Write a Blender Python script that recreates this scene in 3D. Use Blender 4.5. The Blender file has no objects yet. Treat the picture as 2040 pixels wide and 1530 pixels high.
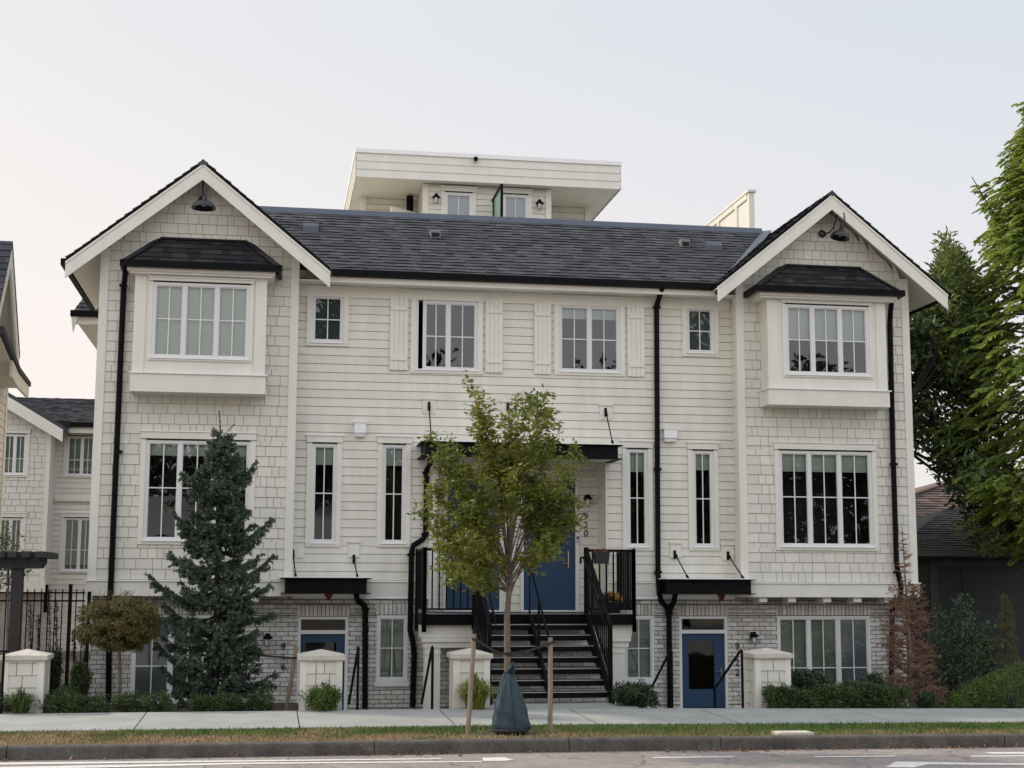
import bpy, math, random
import numpy as np
from mathutils import Vector, Matrix
random.seed(7); rng = np.random.default_rng(7)
C = bpy.context.scene
COL = C.collection
rad = math.radians

# ------------------------------------------------------------------ survey of the site (metres; X along the facade, Y away from the street)
F_, D_, H_ = 2900.0, 29.3, 2.2
def _rot(yaw, pitch, roll):
    cy, sy, cp, sp = math.cos(yaw), math.sin(yaw), math.cos(pitch), math.sin(pitch)
    r = np.array([cy, -sy, 0.]); f = np.array([sy*cp, cy*cp, sp]); u = np.cross(r, f)
    cr, sr = math.cos(roll), math.sin(roll)
    return np.array([cr*r+sr*u, -sr*r+cr*u, f])
M_ = _rot(rad(9.389), rad(7.904), rad(.185))
def P(x, y, Y):
    """world point at depth Y that was sighted at (x, y)"""
    d = (x-1020)/F_*M_[0]-(y-765)/F_*M_[1]+M_[2]
    t = (Y+D_)/d[1]
    return (d[0]*t, Y, H_+d[2]*t)
def PX(x, X):
    """depth Y at which the sight line through column x (near mid height) has the given X"""
    d = (x-1020)/F_*M_[0]+M_[2]
    return X/d[0]*d[1]-D_
def RC(xl, xr, yt, yb, Y):
    xm, ym = (xl+xr)/2, (yt+yb)/2
    return (P(xl, ym, Y)[0], P(xr, ym, Y)[0], P(xm, yb, Y)[2], P(xm, yt, Y)[2])   # x0,x1,z0,z1

# ------------------------------------------------------------------ helpers
class MB:
    def __init__(s): s.v = []; s.f = []; s.m = []; s.n = 0
    def add(s, vs, fs, mi=0):
        o = s.n; s.v.extend([tuple(map(float, p)) for p in vs]); s.n += len(vs)
        for f in fs: s.f.append(tuple(i+o for i in f)); s.m.append(mi)
    def quad(s, a, b, c, d, mi=0): s.add([a, b, c, d], [(0, 1, 2, 3)], mi)
    def box(s, x0, x1, y0, y1, z0, z1, mi=0):
        s.add([(x0,y0,z0),(x1,y0,z0),(x1,y1,z0),(x0,y1,z0),(x0,y0,z1),(x1,y0,z1),(x1,y1,z1),(x0,y1,z1)],
              [(0,1,5,4),(1,2,6,5),(2,3,7,6),(3,0,4,7),(4,5,6,7),(3,2,1,0)], mi)
    def prism(s, poly, y0, y1, mi=0):
        """poly of (x,z), counter-clockwise seen from -Y, extruded y0..y1"""
        n = len(poly)
        vs = [(x, y0, z) for x, z in poly]+[(x, y1, z) for x, z in poly]
        fs = [tuple(range(n)), tuple(range(2*n-1, n-1, -1))]
        fs += [((i+1) % n, i, i+n, (i+1) % n+n) for i in range(n)]
        s.add(vs, fs, mi)
    def prism_x(s, poly, x0, x1, mi=0):
        n = len(poly)
        vs = [(x0, y, z) for y, z in poly]+[(x1, y, z) for y, z in poly]
        fs = [tuple(range(n)), tuple(range(2*n-1, n-1, -1))]
        fs += [((i+1) % n, i, i+n, (i+1) % n+n) for i in range(n)]
        s.add(vs, fs, mi)
    def tube(s, pts, r, n=8, mi=0, cap=True):
        pts = [Vector(p) for p in pts]
        rs = r if isinstance(r, (list, tuple)) else [r]*len(pts)
        vs = []; up = None
        for i, p in enumerate(pts):
            a = pts[max(i-1, 0)]; b = pts[min(i+1, len(pts)-1)]
            t = (b-a).normalized()
            if up is None: e1 = t.cross(Vector((0, 0, 1)) if abs(t.z) < .9 else Vector((1, 0, 0)))
            else:
                e1 = up-t*up.dot(t)
                if e1.length < 1e-5: e1 = t.cross(Vector((.3, 1, .2)))
            e1.normalize(); e2 = t.cross(e1); up = e1
            for k in range(n):
                q = 2*math.pi*k/n
                vs.append(p+e1*(rs[i]*math.cos(q))+e2*(rs[i]*math.sin(q)))
        fs = []
        for i in range(len(pts)-1):
            for k in range(n):
                k2 = (k+1) % n
                fs.append((i*n+k, i*n+k2, (i+1)*n+k2, (i+1)*n+k))
        if cap: fs.append(tuple(range(n-1, -1, -1))); fs.append(tuple((len(pts)-1)*n+k for k in range(n)))
        s.add(vs, fs, mi)
    def bar(s, p, q, w, h, mi=0):
        """rectangular bar from p to q, w sideways, h in the plane of the vertical"""
        p = Vector(p); q = Vector(q); t = (q-p).normalized()
        up = Vector((0, 0, 1)) if abs(t.z) < .98 else Vector((0, 1, 0))
        e1 = t.cross(up).normalized()*(w/2); e2 = e1.cross(t).normalized()*(h/2)
        vs = [p-e1-e2, p+e1-e2, p+e1+e2, p-e1+e2, q-e1-e2, q+e1-e2, q+e1+e2, q-e1+e2]
        s.add(vs, [(0,3,2,1),(4,5,6,7),(0,1,5,4),(1,2,6,5),(2,3,7,6),(3,0,4,7)], mi)
    def lathe(s, prof, c, n=16, axis='Z', mi=0, mat=None):
        """prof list of (r,h)"""
        vs = []; 
        for r, h in prof:
            for k in range(n):
                q = 2*math.pi*k/n
                v = Vector((r*math.cos(q), r*math.sin(q), h))
                if mat is not None: v = mat @ v
                vs.append(v+Vector(c))
        fs = []
        for i in range(len(prof)-1):
            for k in range(n):
                k2 = (k+1) % n; fs.append((i*n+k, i*n+k2, (i+1)*n+k2, (i+1)*n+k))
        s.add(vs, fs, mi)
    def build(s, name, mats, parent=None, smooth=False, loc=None):
        me = bpy.data.meshes.new(name)
        me.from_pydata(s.v, [], s.f)
        if not isinstance(mats, (list, tuple)): mats = [mats]
        for m in mats: me.materials.append(m)
        if len(mats) > 1: me.polygons.foreach_set('material_index', s.m)
        if smooth: me.polygons.foreach_set('use_smooth', [True]*len(s.f))
        me.update()
        o = bpy.data.objects.new(name, me); COL.objects.link(o)
        if loc is not None:      # vertices were given in world space; move the origin to loc
            me.transform(Matrix.Translation(-Vector(loc))); o.location = loc
        if parent is not None:
            o.parent = parent; o.matrix_parent_inverse = wmat(parent).inverted()
        return o
def wmat(o):
    m = Matrix.Translation(o.location) @ o.rotation_euler.to_matrix().to_4x4()
    return wmat(o.parent) @ o.matrix_parent_inverse @ m if o.parent else m
def tag(o, label=None, cat=None, group=None, kind=None):
    if label: o['label'] = label
    if cat: o['category'] = cat
    if group: o['group'] = group
    if kind: o['kind'] = kind
    return o
def empty(name, loc, label, cat, group=None):
    o = bpy.data.objects.new(name, None); COL.objects.link(o); o.location = loc; o.empty_display_size = .2
    return tag(o, label, cat, group)
def copy_tree(o, parent=None):
    c = o.copy(); COL.objects.link(c)
    if parent is not None:
        c.parent = parent; c.matrix_parent_inverse = o.matrix_parent_inverse.copy()
    for ch in [x for x in bpy.data.objects if x.parent == o]: copy_tree(ch, c)
    return c
def text(body, name, mat, size, loc, parent=None, rot=(math.pi/2, 0, 0), depth=.012):
    cu = bpy.data.curves.new(name, 'FONT'); cu.body = body; cu.size = size; cu.extrude = depth/2
    cu.align_x = 'CENTER'; cu.align_y = 'CENTER'
    t = bpy.data.objects.new(name, cu); COL.objects.link(t); t.rotation_euler = rot
    dg = bpy.context.evaluated_depsgraph_get(); dg.update()
    me = bpy.data.meshes.new_from_object(t.evaluated_get(dg)); me.materials.clear(); me.materials.append(mat)
    me.transform(Matrix.Translation(loc) @ t.rotation_euler.to_matrix().to_4x4())
    bpy.data.objects.remove(t)
    o = bpy.data.objects.new(name, me); COL.objects.link(o)
    if parent is not None: o.parent = parent; o.matrix_parent_inverse = wmat(parent).inverted()
    return o

# ------------------------------------------------------------------ materials
def mat(name):
    m = bpy.data.materials.new(name); m.use_nodes = True
    nt = m.node_tree; return m, nt, nt.nodes['Principled BSDF']
def N(nt, t, **kw):
    n = nt.nodes.new(t)
    for k, v in kw.items(): setattr(n, k, v)
    return n
def ramp(nt, stops):
    r = N(nt, 'ShaderNodeValToRGB'); e = r.color_ramp.elements
    while len(e) > 1: e.remove(e[-1])
    e[0].position, e[0].color = stops[0][0], (*stops[0][1], 1)
    for p, c in stops[1:]:
        k = e.new(p); k.color = (*c, 1)
    return r
def noise(nt, scale, detail=4, rough=.6, stretch=None):
    tc = N(nt, 'ShaderNodeTexCoord'); n = N(nt, 'ShaderNodeTexNoise')
    n.inputs['Scale'].default_value = scale; n.inputs['Detail'].default_value = detail; n.inputs['Roughness'].default_value = rough
    if stretch:
        mp = N(nt, 'ShaderNodeMapping'); mp.inputs['Scale'].default_value = stretch
        nt.links.new(tc.outputs['Object'], mp.inputs['Vector']); nt.links.new(mp.outputs['Vector'], n.inputs['Vector'])
    else: nt.links.new(tc.outputs['Object'], n.inputs['Vector'])
    return n
def bump(nt, bsdf, src, strength=.2, dist=.01):
    b = N(nt, 'ShaderNodeBump'); b.inputs['Strength'].default_value = strength; b.inputs['Distance'].default_value = dist
    nt.links.new(src, b.inputs['Height']); nt.links.new(b.outputs['Normal'], bsdf.inputs['Normal'])
def mixc(nt, fac, a, b, mode='MIX'):
    x = N(nt, 'ShaderNodeMix', data_type='RGBA', blend_type=mode)
    if isinstance(fac, (int, float)): x.inputs[0].default_value = fac
    else: nt.links.new(fac, x.inputs[0])
    for i, s in ((6, a), (7, b)):
        if isinstance(s, tuple): x.inputs[i].default_value = (*s, 1)
        else: nt.links.new(s, x.inputs[i])
    return x.outputs[2]
def plain(name, col, rough=.6, var=.08, scale=6, metallic=0, bmp=.05, island=0., stretch=None, spec=.5):
    m, nt, b = mat(name); b.inputs['Specular IOR Level'].default_value = spec
    n = noise(nt, scale, stretch=stretch)
    lo = tuple(c*(1-var) for c in col); hi = tuple(min(1, c*(1+var)) for c in col)
    r = ramp(nt, [(.3, lo), (.7, hi)]); nt.links.new(n.outputs['Fac'], r.inputs['Fac'])
    out = r.outputs['Color']
    if island:
        g = N(nt, 'ShaderNodeNewGeometry'); rr = ramp(nt, [(0, (1-island,)*3), (1, (1, 1, 1))])
        nt.links.new(g.outputs['Random Per Island'], rr.inputs['Fac'])
        out = mixc(nt, 1., out, rr.outputs['Color'], 'MULTIPLY')
    nt.links.new(out, b.inputs['Base Color'])
    b.inputs['Roughness'].default_value = rough; b.inputs['Metallic'].default_value = metallic
    if bmp:
        n2 = noise(nt, scale*14); bump(nt, b, n2.outputs['Fac'], bmp)
    return m
def island_mat(name, stops, rough=.85, nscale=30, namt=.25, bmp=.3, dist=.006):
    m, nt, b = mat(name); b.inputs['Specular IOR Level'].default_value = .15
    g = N(nt, 'ShaderNodeNewGeometry'); r = ramp(nt, stops)
    nt.links.new(g.outputs['Random Per Island'], r.inputs['Fac'])
    n = noise(nt, nscale); r2 = ramp(nt, [(.3, (1-namt,)*3), (.7, (1+namt*.4,)*3)]); nt.links.new(n.outputs['Fac'], r2.inputs['Fac'])
    nt.links.new(mixc(nt, 1., r.outputs['Color'], r2.outputs['Color'], 'MULTIPLY'), b.inputs['Base Color'])
    b.inputs['Roughness'].default_value = rough
    bump(nt, b, n.outputs['Fac'], bmp, dist)
    return m
def leaf_mat(name, stops, trans=.3, rough=.5, clump=1.2):
    """leaf colours: each leaf its own tint, and drifts of colour through the crown"""
    m, nt, b = mat(name)
    g = N(nt, 'ShaderNodeNewGeometry'); r = ramp(nt, stops)
    n = noise(nt, clump, 3)
    mt = N(nt, 'ShaderNodeMath', operation='MULTIPLY_ADD'); mt.inputs[1].default_value = .55
    nt.links.new(g.outputs['Random Per Island'], mt.inputs[0])
    ms = N(nt, 'ShaderNodeMath', operation='MULTIPLY_ADD'); ms.inputs[1].default_value = 1.3; ms.inputs[2].default_value = -.42
    nt.links.new(n.outputs['Fac'], ms.inputs[0]); nt.links.new(ms.outputs[0], mt.inputs[2])
    nt.links.new(mt.outputs[0], r.inputs['Fac'])
    nt.links.new(r.outputs['Color'], b.inputs['Base Color']); b.inputs['Roughness'].default_value = rough
    t = N(nt, 'ShaderNodeBsdfTranslucent'); nt.links.new(r.outputs['Color'], t.inputs['Color'])
    mx = N(nt, 'ShaderNodeMixShader'); mx.inputs[0].default_value = trans
    nt.links.new(b.outputs[0], mx.inputs[1]); nt.links.new(t.outputs[0], mx.inputs[2])
    nt.links.new(mx.outputs[0], nt.nodes['Material Output'].inputs['Surface'])
    return m
def glass_mat(name, refl=.09, tint=(.91, .95, .925)):
    m, nt, b = mat(name); nt.nodes.remove(b)
    tr = N(nt, 'ShaderNodeBsdfTransparent'); tr.inputs['Color'].default_value = (*tint, 1)
    gl = N(nt, 'ShaderNodeBsdfGlossy'); gl.inputs['Roughness'].default_value = .012; gl.inputs['Color'].default_value = (.93, .95, 1, 1)
    n = noise(nt, .9, 2); bp = N(nt, 'ShaderNodeBump'); bp.inputs['Strength'].default_value = .05; bp.inputs['Distance'].default_value = .05
    nt.links.new(n.outputs['Fac'], bp.inputs['Height']); nt.links.new(bp.outputs['Normal'], gl.inputs['Normal'])
    fr = N(nt, 'ShaderNodeFresnel'); fr.inputs['IOR'].default_value = 1.5
    ad = N(nt, 'ShaderNodeMath', operation='ADD', use_clamp=True); ad.inputs[1].default_value = refl-.04
    nt.links.new(fr.outputs[0], ad.inputs[0])
    mx = N(nt, 'ShaderNodeMixShader'); nt.links.new(ad.outputs[0], mx.inputs[0])
    nt.links.new(tr.outputs[0], mx.inputs[1]); nt.links.new(gl.outputs[0], mx.inputs[2])
    nt.links.new(mx.outputs[0], nt.nodes['Material Output'].inputs['Surface'])
    return m
CREAM = (.69, .668, .592)
m_lap = plain('lap_siding_paint', CREAM, .55, .07, 2.6, bmp=.04, island=.06, stretch=(1.6, 1, .35))
m_shake = plain('shingle_siding_paint', (.68, .658, .583), .6, .04, 1.5, bmp=.06, island=.10, stretch=(1.6, 1, .35))
m_gapshade = plain('shingle_gap_shade', (.22, .205, .18), .8, .05, 3)  # dark backing colour stands in for shade between the shingles
m_lapshade = plain('lap_shadow_line', (.10, .095, .085), .9, .1, 3)  # painted shadow line under each lapped board
m_trim = plain('trim_paint', (.71, .69, .618), .5, .05, 2.2, bmp=.02, stretch=(1.5, 1, .4))
m_vinyl = plain('white_vinyl', (.69, .69, .685), .35, .02, 3, bmp=0)
m_white = plain('white_metal', (.82, .82, .82), .4, .03, 3, bmp=0)
m_black = plain('black_metal', (.006, .006, .007), .4, .2, 5, bmp=.02, spec=.06)
m_blacksteel = plain('black_steel', (.008, .008, .009), .5, .25, 7, bmp=.05, spec=.06)
m_gap = plain('shadow_gap', (.012, .012, .012), .9, .1)
m_flash = plain('galvanised_flashing', (.45, .46, .48), .35, .08, 3, .6, 0)
m_vent = plain('grey_vent', (.17, .175, .185), .5, .1, 4)
m_ridge = plain('ridge_flashing', (.075, .09, .12), .4, .1, 3, .2, 0)
m_brick = island_mat('grey_brick', [(0, (.43, .405, .37)), (.2, (.53, .51, .47)), (.6, (.61, .59, .55)), (1, (.69, .67, .63))], .9, 22, .22)
m_mortar = plain('mortar', (.15, .137, .125), .95, .15, 20)
m_shingle = island_mat('roof_shingle', [(0, (.056, .060, .070)), (.4, (.072, .076, .087)), (.75, (.086, .089, .099)), (1, (.108, .107, .113))], .95, 60, .35, .5)
m_shingle2 = island_mat('dark_bay_shingle', [(0, (.020, .020, .023)), (.6, (.034, .034, .037)), (1, (.055, .052, .052))], .95, 60, .35, .5)
m_brownroof = island_mat('brown_roof_shingle', [(0, (.17, .12, .105)), (.5, (.22, .16, .14)), (1, (.27, .20, .175))], .95, 30, .3)
m_greyroof = island_mat('grey_roof_shingle', [(0, (.12, .115, .11)), (.5, (.15, .142, .135)), (1, (.18, .172, .16))], .95, 30, .3)
m_blue = plain('blue_door_paint', (.026, .060, .115), .45, .06, 4, bmp=.02, spec=.25)
m_glass = glass_mat('window_glass', .085)
m_glassd = glass_mat('door_glass', .08, (.8, .82, .8))
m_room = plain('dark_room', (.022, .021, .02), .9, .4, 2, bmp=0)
m_blind = plain('roller_blind', (.47, .52, .475), .8, .05, 3, bmp=.05, stretch=(.3, 1, 20))
m_curtain = plain('green_curtain', (.24, .29, .245), .85, .12, 1.6, bmp=.05, stretch=(.5, 1, 3))
m_screen = plain('insect_screen', (.24, .27, .30), .8, .06, 3)
m_dimblind = plain('dim_green_blind', (.055, .075, .068), .8, .1, 3)
m_deck = plain('terrace_pavers', (.5, .47, .42), .85, .1, 3)
m_concrete = plain('pavement_concrete', (.335, .34, .322), .85, .13, 1.3, bmp=.15)
m_apron = plain('porch_concrete', (.31, .31, .295), .85, .09, 2.5, bmp=.15)
m_cap = plain('pillar_cap_stone', (.55, .51, .45), .8, .12, 9, bmp=.25)
m_soil = plain('soil', (.055, .042, .03), .95, .4, 9, bmp=.5)
m_stake = plain('weathered_wood', (.24, .19, .145), .85, .25, 5, bmp=.4, stretch=(8, 8, .6))
m_bark = plain('grey_bark', (.155, .125, .095), .9, .3, 9, bmp=.5)
m_darkbark = plain('dark_bark', (.04, .032, .026), .9, .3, 9, bmp=.5)
m_strap = plain('rubber_strap', (.012, .012, .012), .6, .2)
m_bagm = plain('green_watering_bag', (.030, .058, .072), .45, .15, 3, bmp=.12, spec=.3)
m_darkwood = plain('charcoal_timber', (.022, .021, .022), .7, .3, 6, bmp=.2, stretch=(1, 1, 6))
m_brass = plain('satin_brass', (.42, .33, .24), .3, .05, 4, .9, 0)
m_chrome = plain('satin_nickel', (.6, .6, .6), .25, .05, 4, .9, 0)
m_red = plain('red_bell', (.17, .012, .012), .4, .1)
m_frost = plain('frosted_globe', (.55, .56, .56), .15, .05)
m_num = plain('black_numeral', (.010, .010, .012), .4, .1)
m_stone = plain('rubble_stone', (.055, .052, .047), .9, .35, 4, bmp=.5)
m_gdoor = plain('dark_garage_door', (.017, .022, .022), .5, .15, 2)
m_terra = plain('dark_plastic_pot', (.012, .012, .014), .45, .1)
m_kerb = None

# lit things: asphalt, kerb, grass
def asphalt():
    m, nt, b = mat('asphalt')
    n1 = noise(nt, .6, 5); n2 = noise(nt, 130, 2); n3 = noise(nt, 9, 5)
    r = ramp(nt, [(.35, (.275, .242, .222)), (.65, (.36, .32, .293))]); nt.links.new(n1.outputs['Fac'], r.inputs['Fac'])
    r2 = ramp(nt, [(.3, (.6,)*3), (.7, (1.25,)*3)]); nt.links.new(n2.outputs['Fac'], r2.inputs['Fac'])
    r3 = ramp(nt, [(.35, (.82,)*3), (.6, (1.05,)*3)]); nt.links.new(n3.outputs['Fac'], r3.inputs['Fac'])
    c = mixc(nt, 1., r.outputs['Color'], r2.outputs['Color'], 'MULTIPLY')
    c = mixc(nt, 1., c, r3.outputs['Color'], 'MULTIPLY')
    v = N(nt, 'ShaderNodeTexVoronoi', feature='DISTANCE_TO_EDGE'); v.inputs['Scale'].default_value = .55
    tc = N(nt, 'ShaderNodeTexCoord'); nn = noise(nt, 1.5, 4)
    ad = N(nt, 'ShaderNodeVectorMath', operation='ADD'); nt.links.new(tc.outputs['Object'], ad.inputs[0]); nt.links.new(nn.outputs['Color'], ad.inputs[1])
    nt.links.new(ad.outputs[0], v.inputs['Vector'])
    rc = ramp(nt, [(.0, (.35,)*3), (.012, (1,)*3)]); nt.links.new(v.outputs['Distance'], rc.inputs['Fac'])
    c = mixc(nt, 1., c, rc.outputs['Color'], 'MULTIPLY')
    nt.links.new(c, b.inputs['Base Color']); b.inputs['Roughness'].default_value = .9
    bump(nt, b, n2.outputs['Fac'], .5, .01)
    return m
m_asphalt = asphalt()
def kerbmat():
    m, nt, b = mat('weathered_kerb')
    n1 = noise(nt, 3, 6, .7); n2 = noise(nt, 45, 3)
    r = ramp(nt, [(.3, (.060, .054, .050)), (.55, (.105, .095, .085)), (.75, (.16, .145, .13))]); nt.links.new(n1.outputs['Fac'], r.inputs['Fac'])
    r2 = ramp(nt, [(.3, (.65,)*3), (.7, (1.2,)*3)]); nt.links.new(n2.outputs['Fac'], r2.inputs['Fac'])
    nt.links.new(mixc(nt, 1., r.outputs['Color'], r2.outputs['Color'], 'MULTIPLY'), b.inputs['Base Color'])
    b.inputs['Roughness'].default_value = .95; bump(nt, b, n2.outputs['Fac'], .6, .02)
    return m
m_kerb = kerbmat()
def paintmark():
    m, nt, b = mat('worn_road_paint')
    n = noise(nt, 14, 5, .7); r = ramp(nt, [(.3, (.36, .34, .32)), (.48, (.72, .70, .67))]); nt.links.new(n.outputs['Fac'], r.inputs['Fac'])
    nt.links.new(r.outputs['Color'], b.inputs['Base Color']); b.inputs['Roughness'].default_value = .8
    return m
m_mark = paintmark()

lm_street = leaf_mat('street_tree_leaf', [(.0, (.058, .092, .020)), (.4, (.135, .172, .030)), (.68, (.23, .245, .038)), (.88, (.31, .27, .05)), (1, (.38, .25, .07))], .45, .45, 1.3)
lm_spruce = leaf_mat('spruce_needle', [(.0, (.032, .054, .036)), (.45, (.068, .105, .072)), (.8, (.14, .19, .14)), (1, (.24, .30, .235))], .12, .6, 1.6)
lm_globe = leaf_mat('globe_tree_leaf', [(.0, (.042, .052, .014)), (.4, (.09, .095, .022)), (.75, (.155, .125, .035)), (1, (.19, .11, .04))], .25, .55, 2.5)
lm_cedar = leaf_mat('cedar_spray', [(.0, (.10, .165, .042)), (.35, (.22, .31, .065)), (.7, (.37, .45, .085)), (1, (.50, .48, .13))], .38, .55, 1.1)
lm_magnolia = leaf_mat('dark_glossy_leaf', [(.0, (.03, .052, .018)), (.5, (.065, .105, .036)), (.85, (.115, .155, .05)), (1, (.17, .12, .05))], .25, .35, 1.)
lm_box = leaf_mat('box_hedge_leaf', [(.0, (.02, .038, .010)), (.5, (.045, .078, .018)), (1, (.09, .13, .032))], .2, .45, 3)
lm_laurel = leaf_mat('laurel_leaf', [(.0, (.014, .030, .012)), (.5, (.028, .055, .02)), (1, (.07, .11, .05))], .2, .35, 2)
lm_bright = leaf_mat('bright_groundcover_leaf', [(.0, (.04, .075, .012)), (.5, (.085, .14, .022)), (1, (.14, .20, .04))], .3, .5, 2)
lm_ornam = leaf_mat('ornamental_grass_blade', [(.0, (.10, .12, .015)), (.5, (.19, .21, .03)), (1, (.30, .29, .06))], .35, .5, 3)
lm_fern = leaf_mat('strap_leaf', [(.0, (.03, .055, .012)), (.5, (.06, .10, .02)), (1, (.11, .16, .035))], .3, .5, 3)
lm_dead = leaf_mat('dead_needles', [(.0, (.10, .055, .036)), (.5, (.19, .105, .068)), (1, (.30, .19, .13))], .1, .8, 2)
lm_flower = leaf_mat('yellow_flower', [(.0, (.45, .16, .03)), (.5, (.65, .36, .04)), (1, (.75, .5, .1))], .2, .6, 6)
lm_redflower = leaf_mat('red_flower', [(.0, (.12, .025, .03)), (.5, (.24, .07, .06)), (1, (.38, .16, .12))], .2, .6, 6)
lm_spire = leaf_mat('spire_plant', [(.0, (.03, .035, .02)), (.5, (.055, .055, .035)), (1, (.10, .07, .07))], .2, .6, 4)
lm_litter = leaf_mat('fallen_leaf', [(.0, (.10, .05, .025)), (.5, (.2, .11, .06)), (1, (.32, .2, .12))], .1, .8, 3)
lm_far = leaf_mat('street_crown_leaf', [(.0, (.012, .02, .008)), (.5, (.03, .045, .015)), (1, (.06, .075, .025))], .2, .6, .4)
def grassmat():
    m, nt, b = mat('verge_grass')
    g = N(nt, 'ShaderNodeNewGeometry'); tc = N(nt, 'ShaderNodeTexCoord'); sx = N(nt, 'ShaderNodeSeparateXYZ'); nt.links.new(tc.outputs['Object'], sx.inputs[0])
    n = noise(nt, 1.1, 5, .65)
    # the kerb side has dried out
    a = N(nt, 'ShaderNodeMapRange'); a.inputs[1].default_value = -8.3; a.inputs[2].default_value = -6.4; a.inputs[3].default_value = .62; a.inputs[4].default_value = -.12
    nt.links.new(sx.outputs['Y'], a.inputs[0])
    a2 = N(nt, 'ShaderNodeMapRange'); a2.inputs[1].default_value = -3; a2.inputs[2].default_value = 8; a2.inputs[3].default_value = .17; a2.inputs[4].default_value = -.30
    nt.links.new(sx.outputs['X'], a2.inputs[0])
    s1 = N(nt, 'ShaderNodeMath', operation='ADD'); nt.links.new(a.outputs[0], s1.inputs[0]); nt.links.new(a2.outputs[0], s1.inputs[1])
    s2 = N(nt, 'ShaderNodeMath', operation='MULTIPLY_ADD'); s2.inputs[1].default_value = 2.2; s2.inputs[2].default_value = -.92
    nt.links.new(n.outputs['Fac'], s2.inputs[0])
    s3 = N(nt, 'ShaderNodeMath', operation='ADD'); nt.links.new(s1.outputs[0], s3.inputs[0]); nt.links.new(s2.outputs[0], s3.inputs[1])
    s4 = N(nt, 'ShaderNodeMath', operation='MULTIPLY_ADD'); s4.inputs[1].default_value = .35
    nt.links.new(g.outputs['Random Per Island'], s4.inputs[0]); nt.links.new(s3.outputs[0], s4.inputs[2])
    r = ramp(nt, [(.12, (.075, .15, .022)), (.45, (.13, .18, .035)), (.64, (.28, .225, .09)), (.88, (.44, .31, .17))])
    nt.links.new(s4.outputs[0], r.inputs['Fac']); nt.links.new(r.outputs['Color'], b.inputs['Base Color'])
    b.inputs['Roughness'].default_value = .8
    return m
m_grass = grassmat()

# ------------------------------------------------------------------ camera, sky, sun
cam = bpy.data.cameras.new('camera'); co = bpy.data.objects.new('camera', cam); COL.objects.link(co)
cam.sensor_width = 36; cam.lens = F_/2040*36; cam.clip_end = 2000; cam.clip_start = .1
R3 = Matrix(((M_[0][0], M_[1][0], -M_[2][0]), (M_[0][1], M_[1][1], -M_[2][1]), (M_[0][2], M_[1][2], -M_[2][2])))
co.matrix_world = Matrix.Translation((0, -D_, H_)) @ R3.to_4x4()
C.camera = co
SUN_EL, SUN_AZ = rad(36), rad(-61)        # azimuth from +Y towards +X: the sun stands behind the row, to the left
w = bpy.data.worlds.new('World'); C.world = w; w.use_nodes = True
nt = w.node_tree; bg = nt.nodes['Background']
sk = N(nt, 'ShaderNodeTexSky', sky_type='NISHITA', sun_disc=False, sun_elevation=SUN_EL, sun_rotation=SUN_AZ, air_density=1.0, dust_density=6.0, ozone_density=1.5, altitude=50)
hs = N(nt, 'ShaderNodeHueSaturation'); hs.inputs['Saturation'].default_value = .38
nt.links.new(sk.outputs[0], hs.inputs['Color'])
# smoke haze over the sky: pale warm near the horizon and towards the sun, cooler away from it
tc = N(nt, 'ShaderNodeTexCoord'); sp = N(nt, 'ShaderNodeSeparateXYZ'); nt.links.new(tc.outputs['Generated'], sp.inputs[0])
rz = ramp(nt, [(0, (11.2, 10.0, 9.5)), (.16, (10.3, 9.65, 9.4)), (.36, (8.6, 8.75, 9.1)), (.9, (7.4, 8.0, 8.9))])
nt.links.new(sp.outputs['Z'], rz.inputs['Fac'])
mr = N(nt, 'ShaderNodeMapRange'); mr.inputs[1].default_value = -.25; mr.inputs[2].default_value = .55; mr.inputs[3].default_value = 0; mr.inputs[4].default_value = 1
nt.links.new(sp.outputs['X'], mr.inputs[0])
side = mixc(nt, mr.outputs[0], (1.075, 1.045, 1.01), (.90, .955, 1.01))
hz = mixc(nt, 1., rz.outputs['Color'], side, 'MULTIPLY')
# the sky half behind the camera is brightened to light the shaded facade
mf = N(nt, 'ShaderNodeMapRange'); mf.inputs[1].default_value = -.7; mf.inputs[2].default_value = .5; mf.inputs[3].default_value = 1.7; mf.inputs[4].default_value = 1.0
nt.links.new(sp.outputs['Y'], mf.inputs[0])
bk = N(nt, 'ShaderNodeVectorMath', operation='SCALE'); nt.links.new(mixc(nt, .85, hs.outputs[0], hz), bk.inputs[0]); nt.links.new(mf.outputs[0], bk.inputs['Scale'])
nt.links.new(bk.outputs[0], bg.inputs['Color'])
bg.inputs['Strength'].default_value = .1
sun = bpy.data.lights.new('sun', 'SUN'); so = bpy.data.objects.new('sun', sun); COL.objects.link(so)
sun.energy = 2.8; sun.angle = rad(2.5); sun.color = (1, .86, .72)
sd = Vector((math.cos(SUN_EL)*math.sin(SUN_AZ), math.cos(SUN_EL)*math.cos(SUN_AZ), math.sin(SUN_EL)))
so.rotation_euler = sd.to_track_quat('Z', 'Y').to_euler()
C.view_settings.view_transform = 'Standard'; C.view_settings.look = 'None'; C.view_settings.exposure = 0.0; C.view_settings.gamma = 1
C.cycles.max_bounces = 8; C.cycles.transparent_max_bounces = 12

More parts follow.
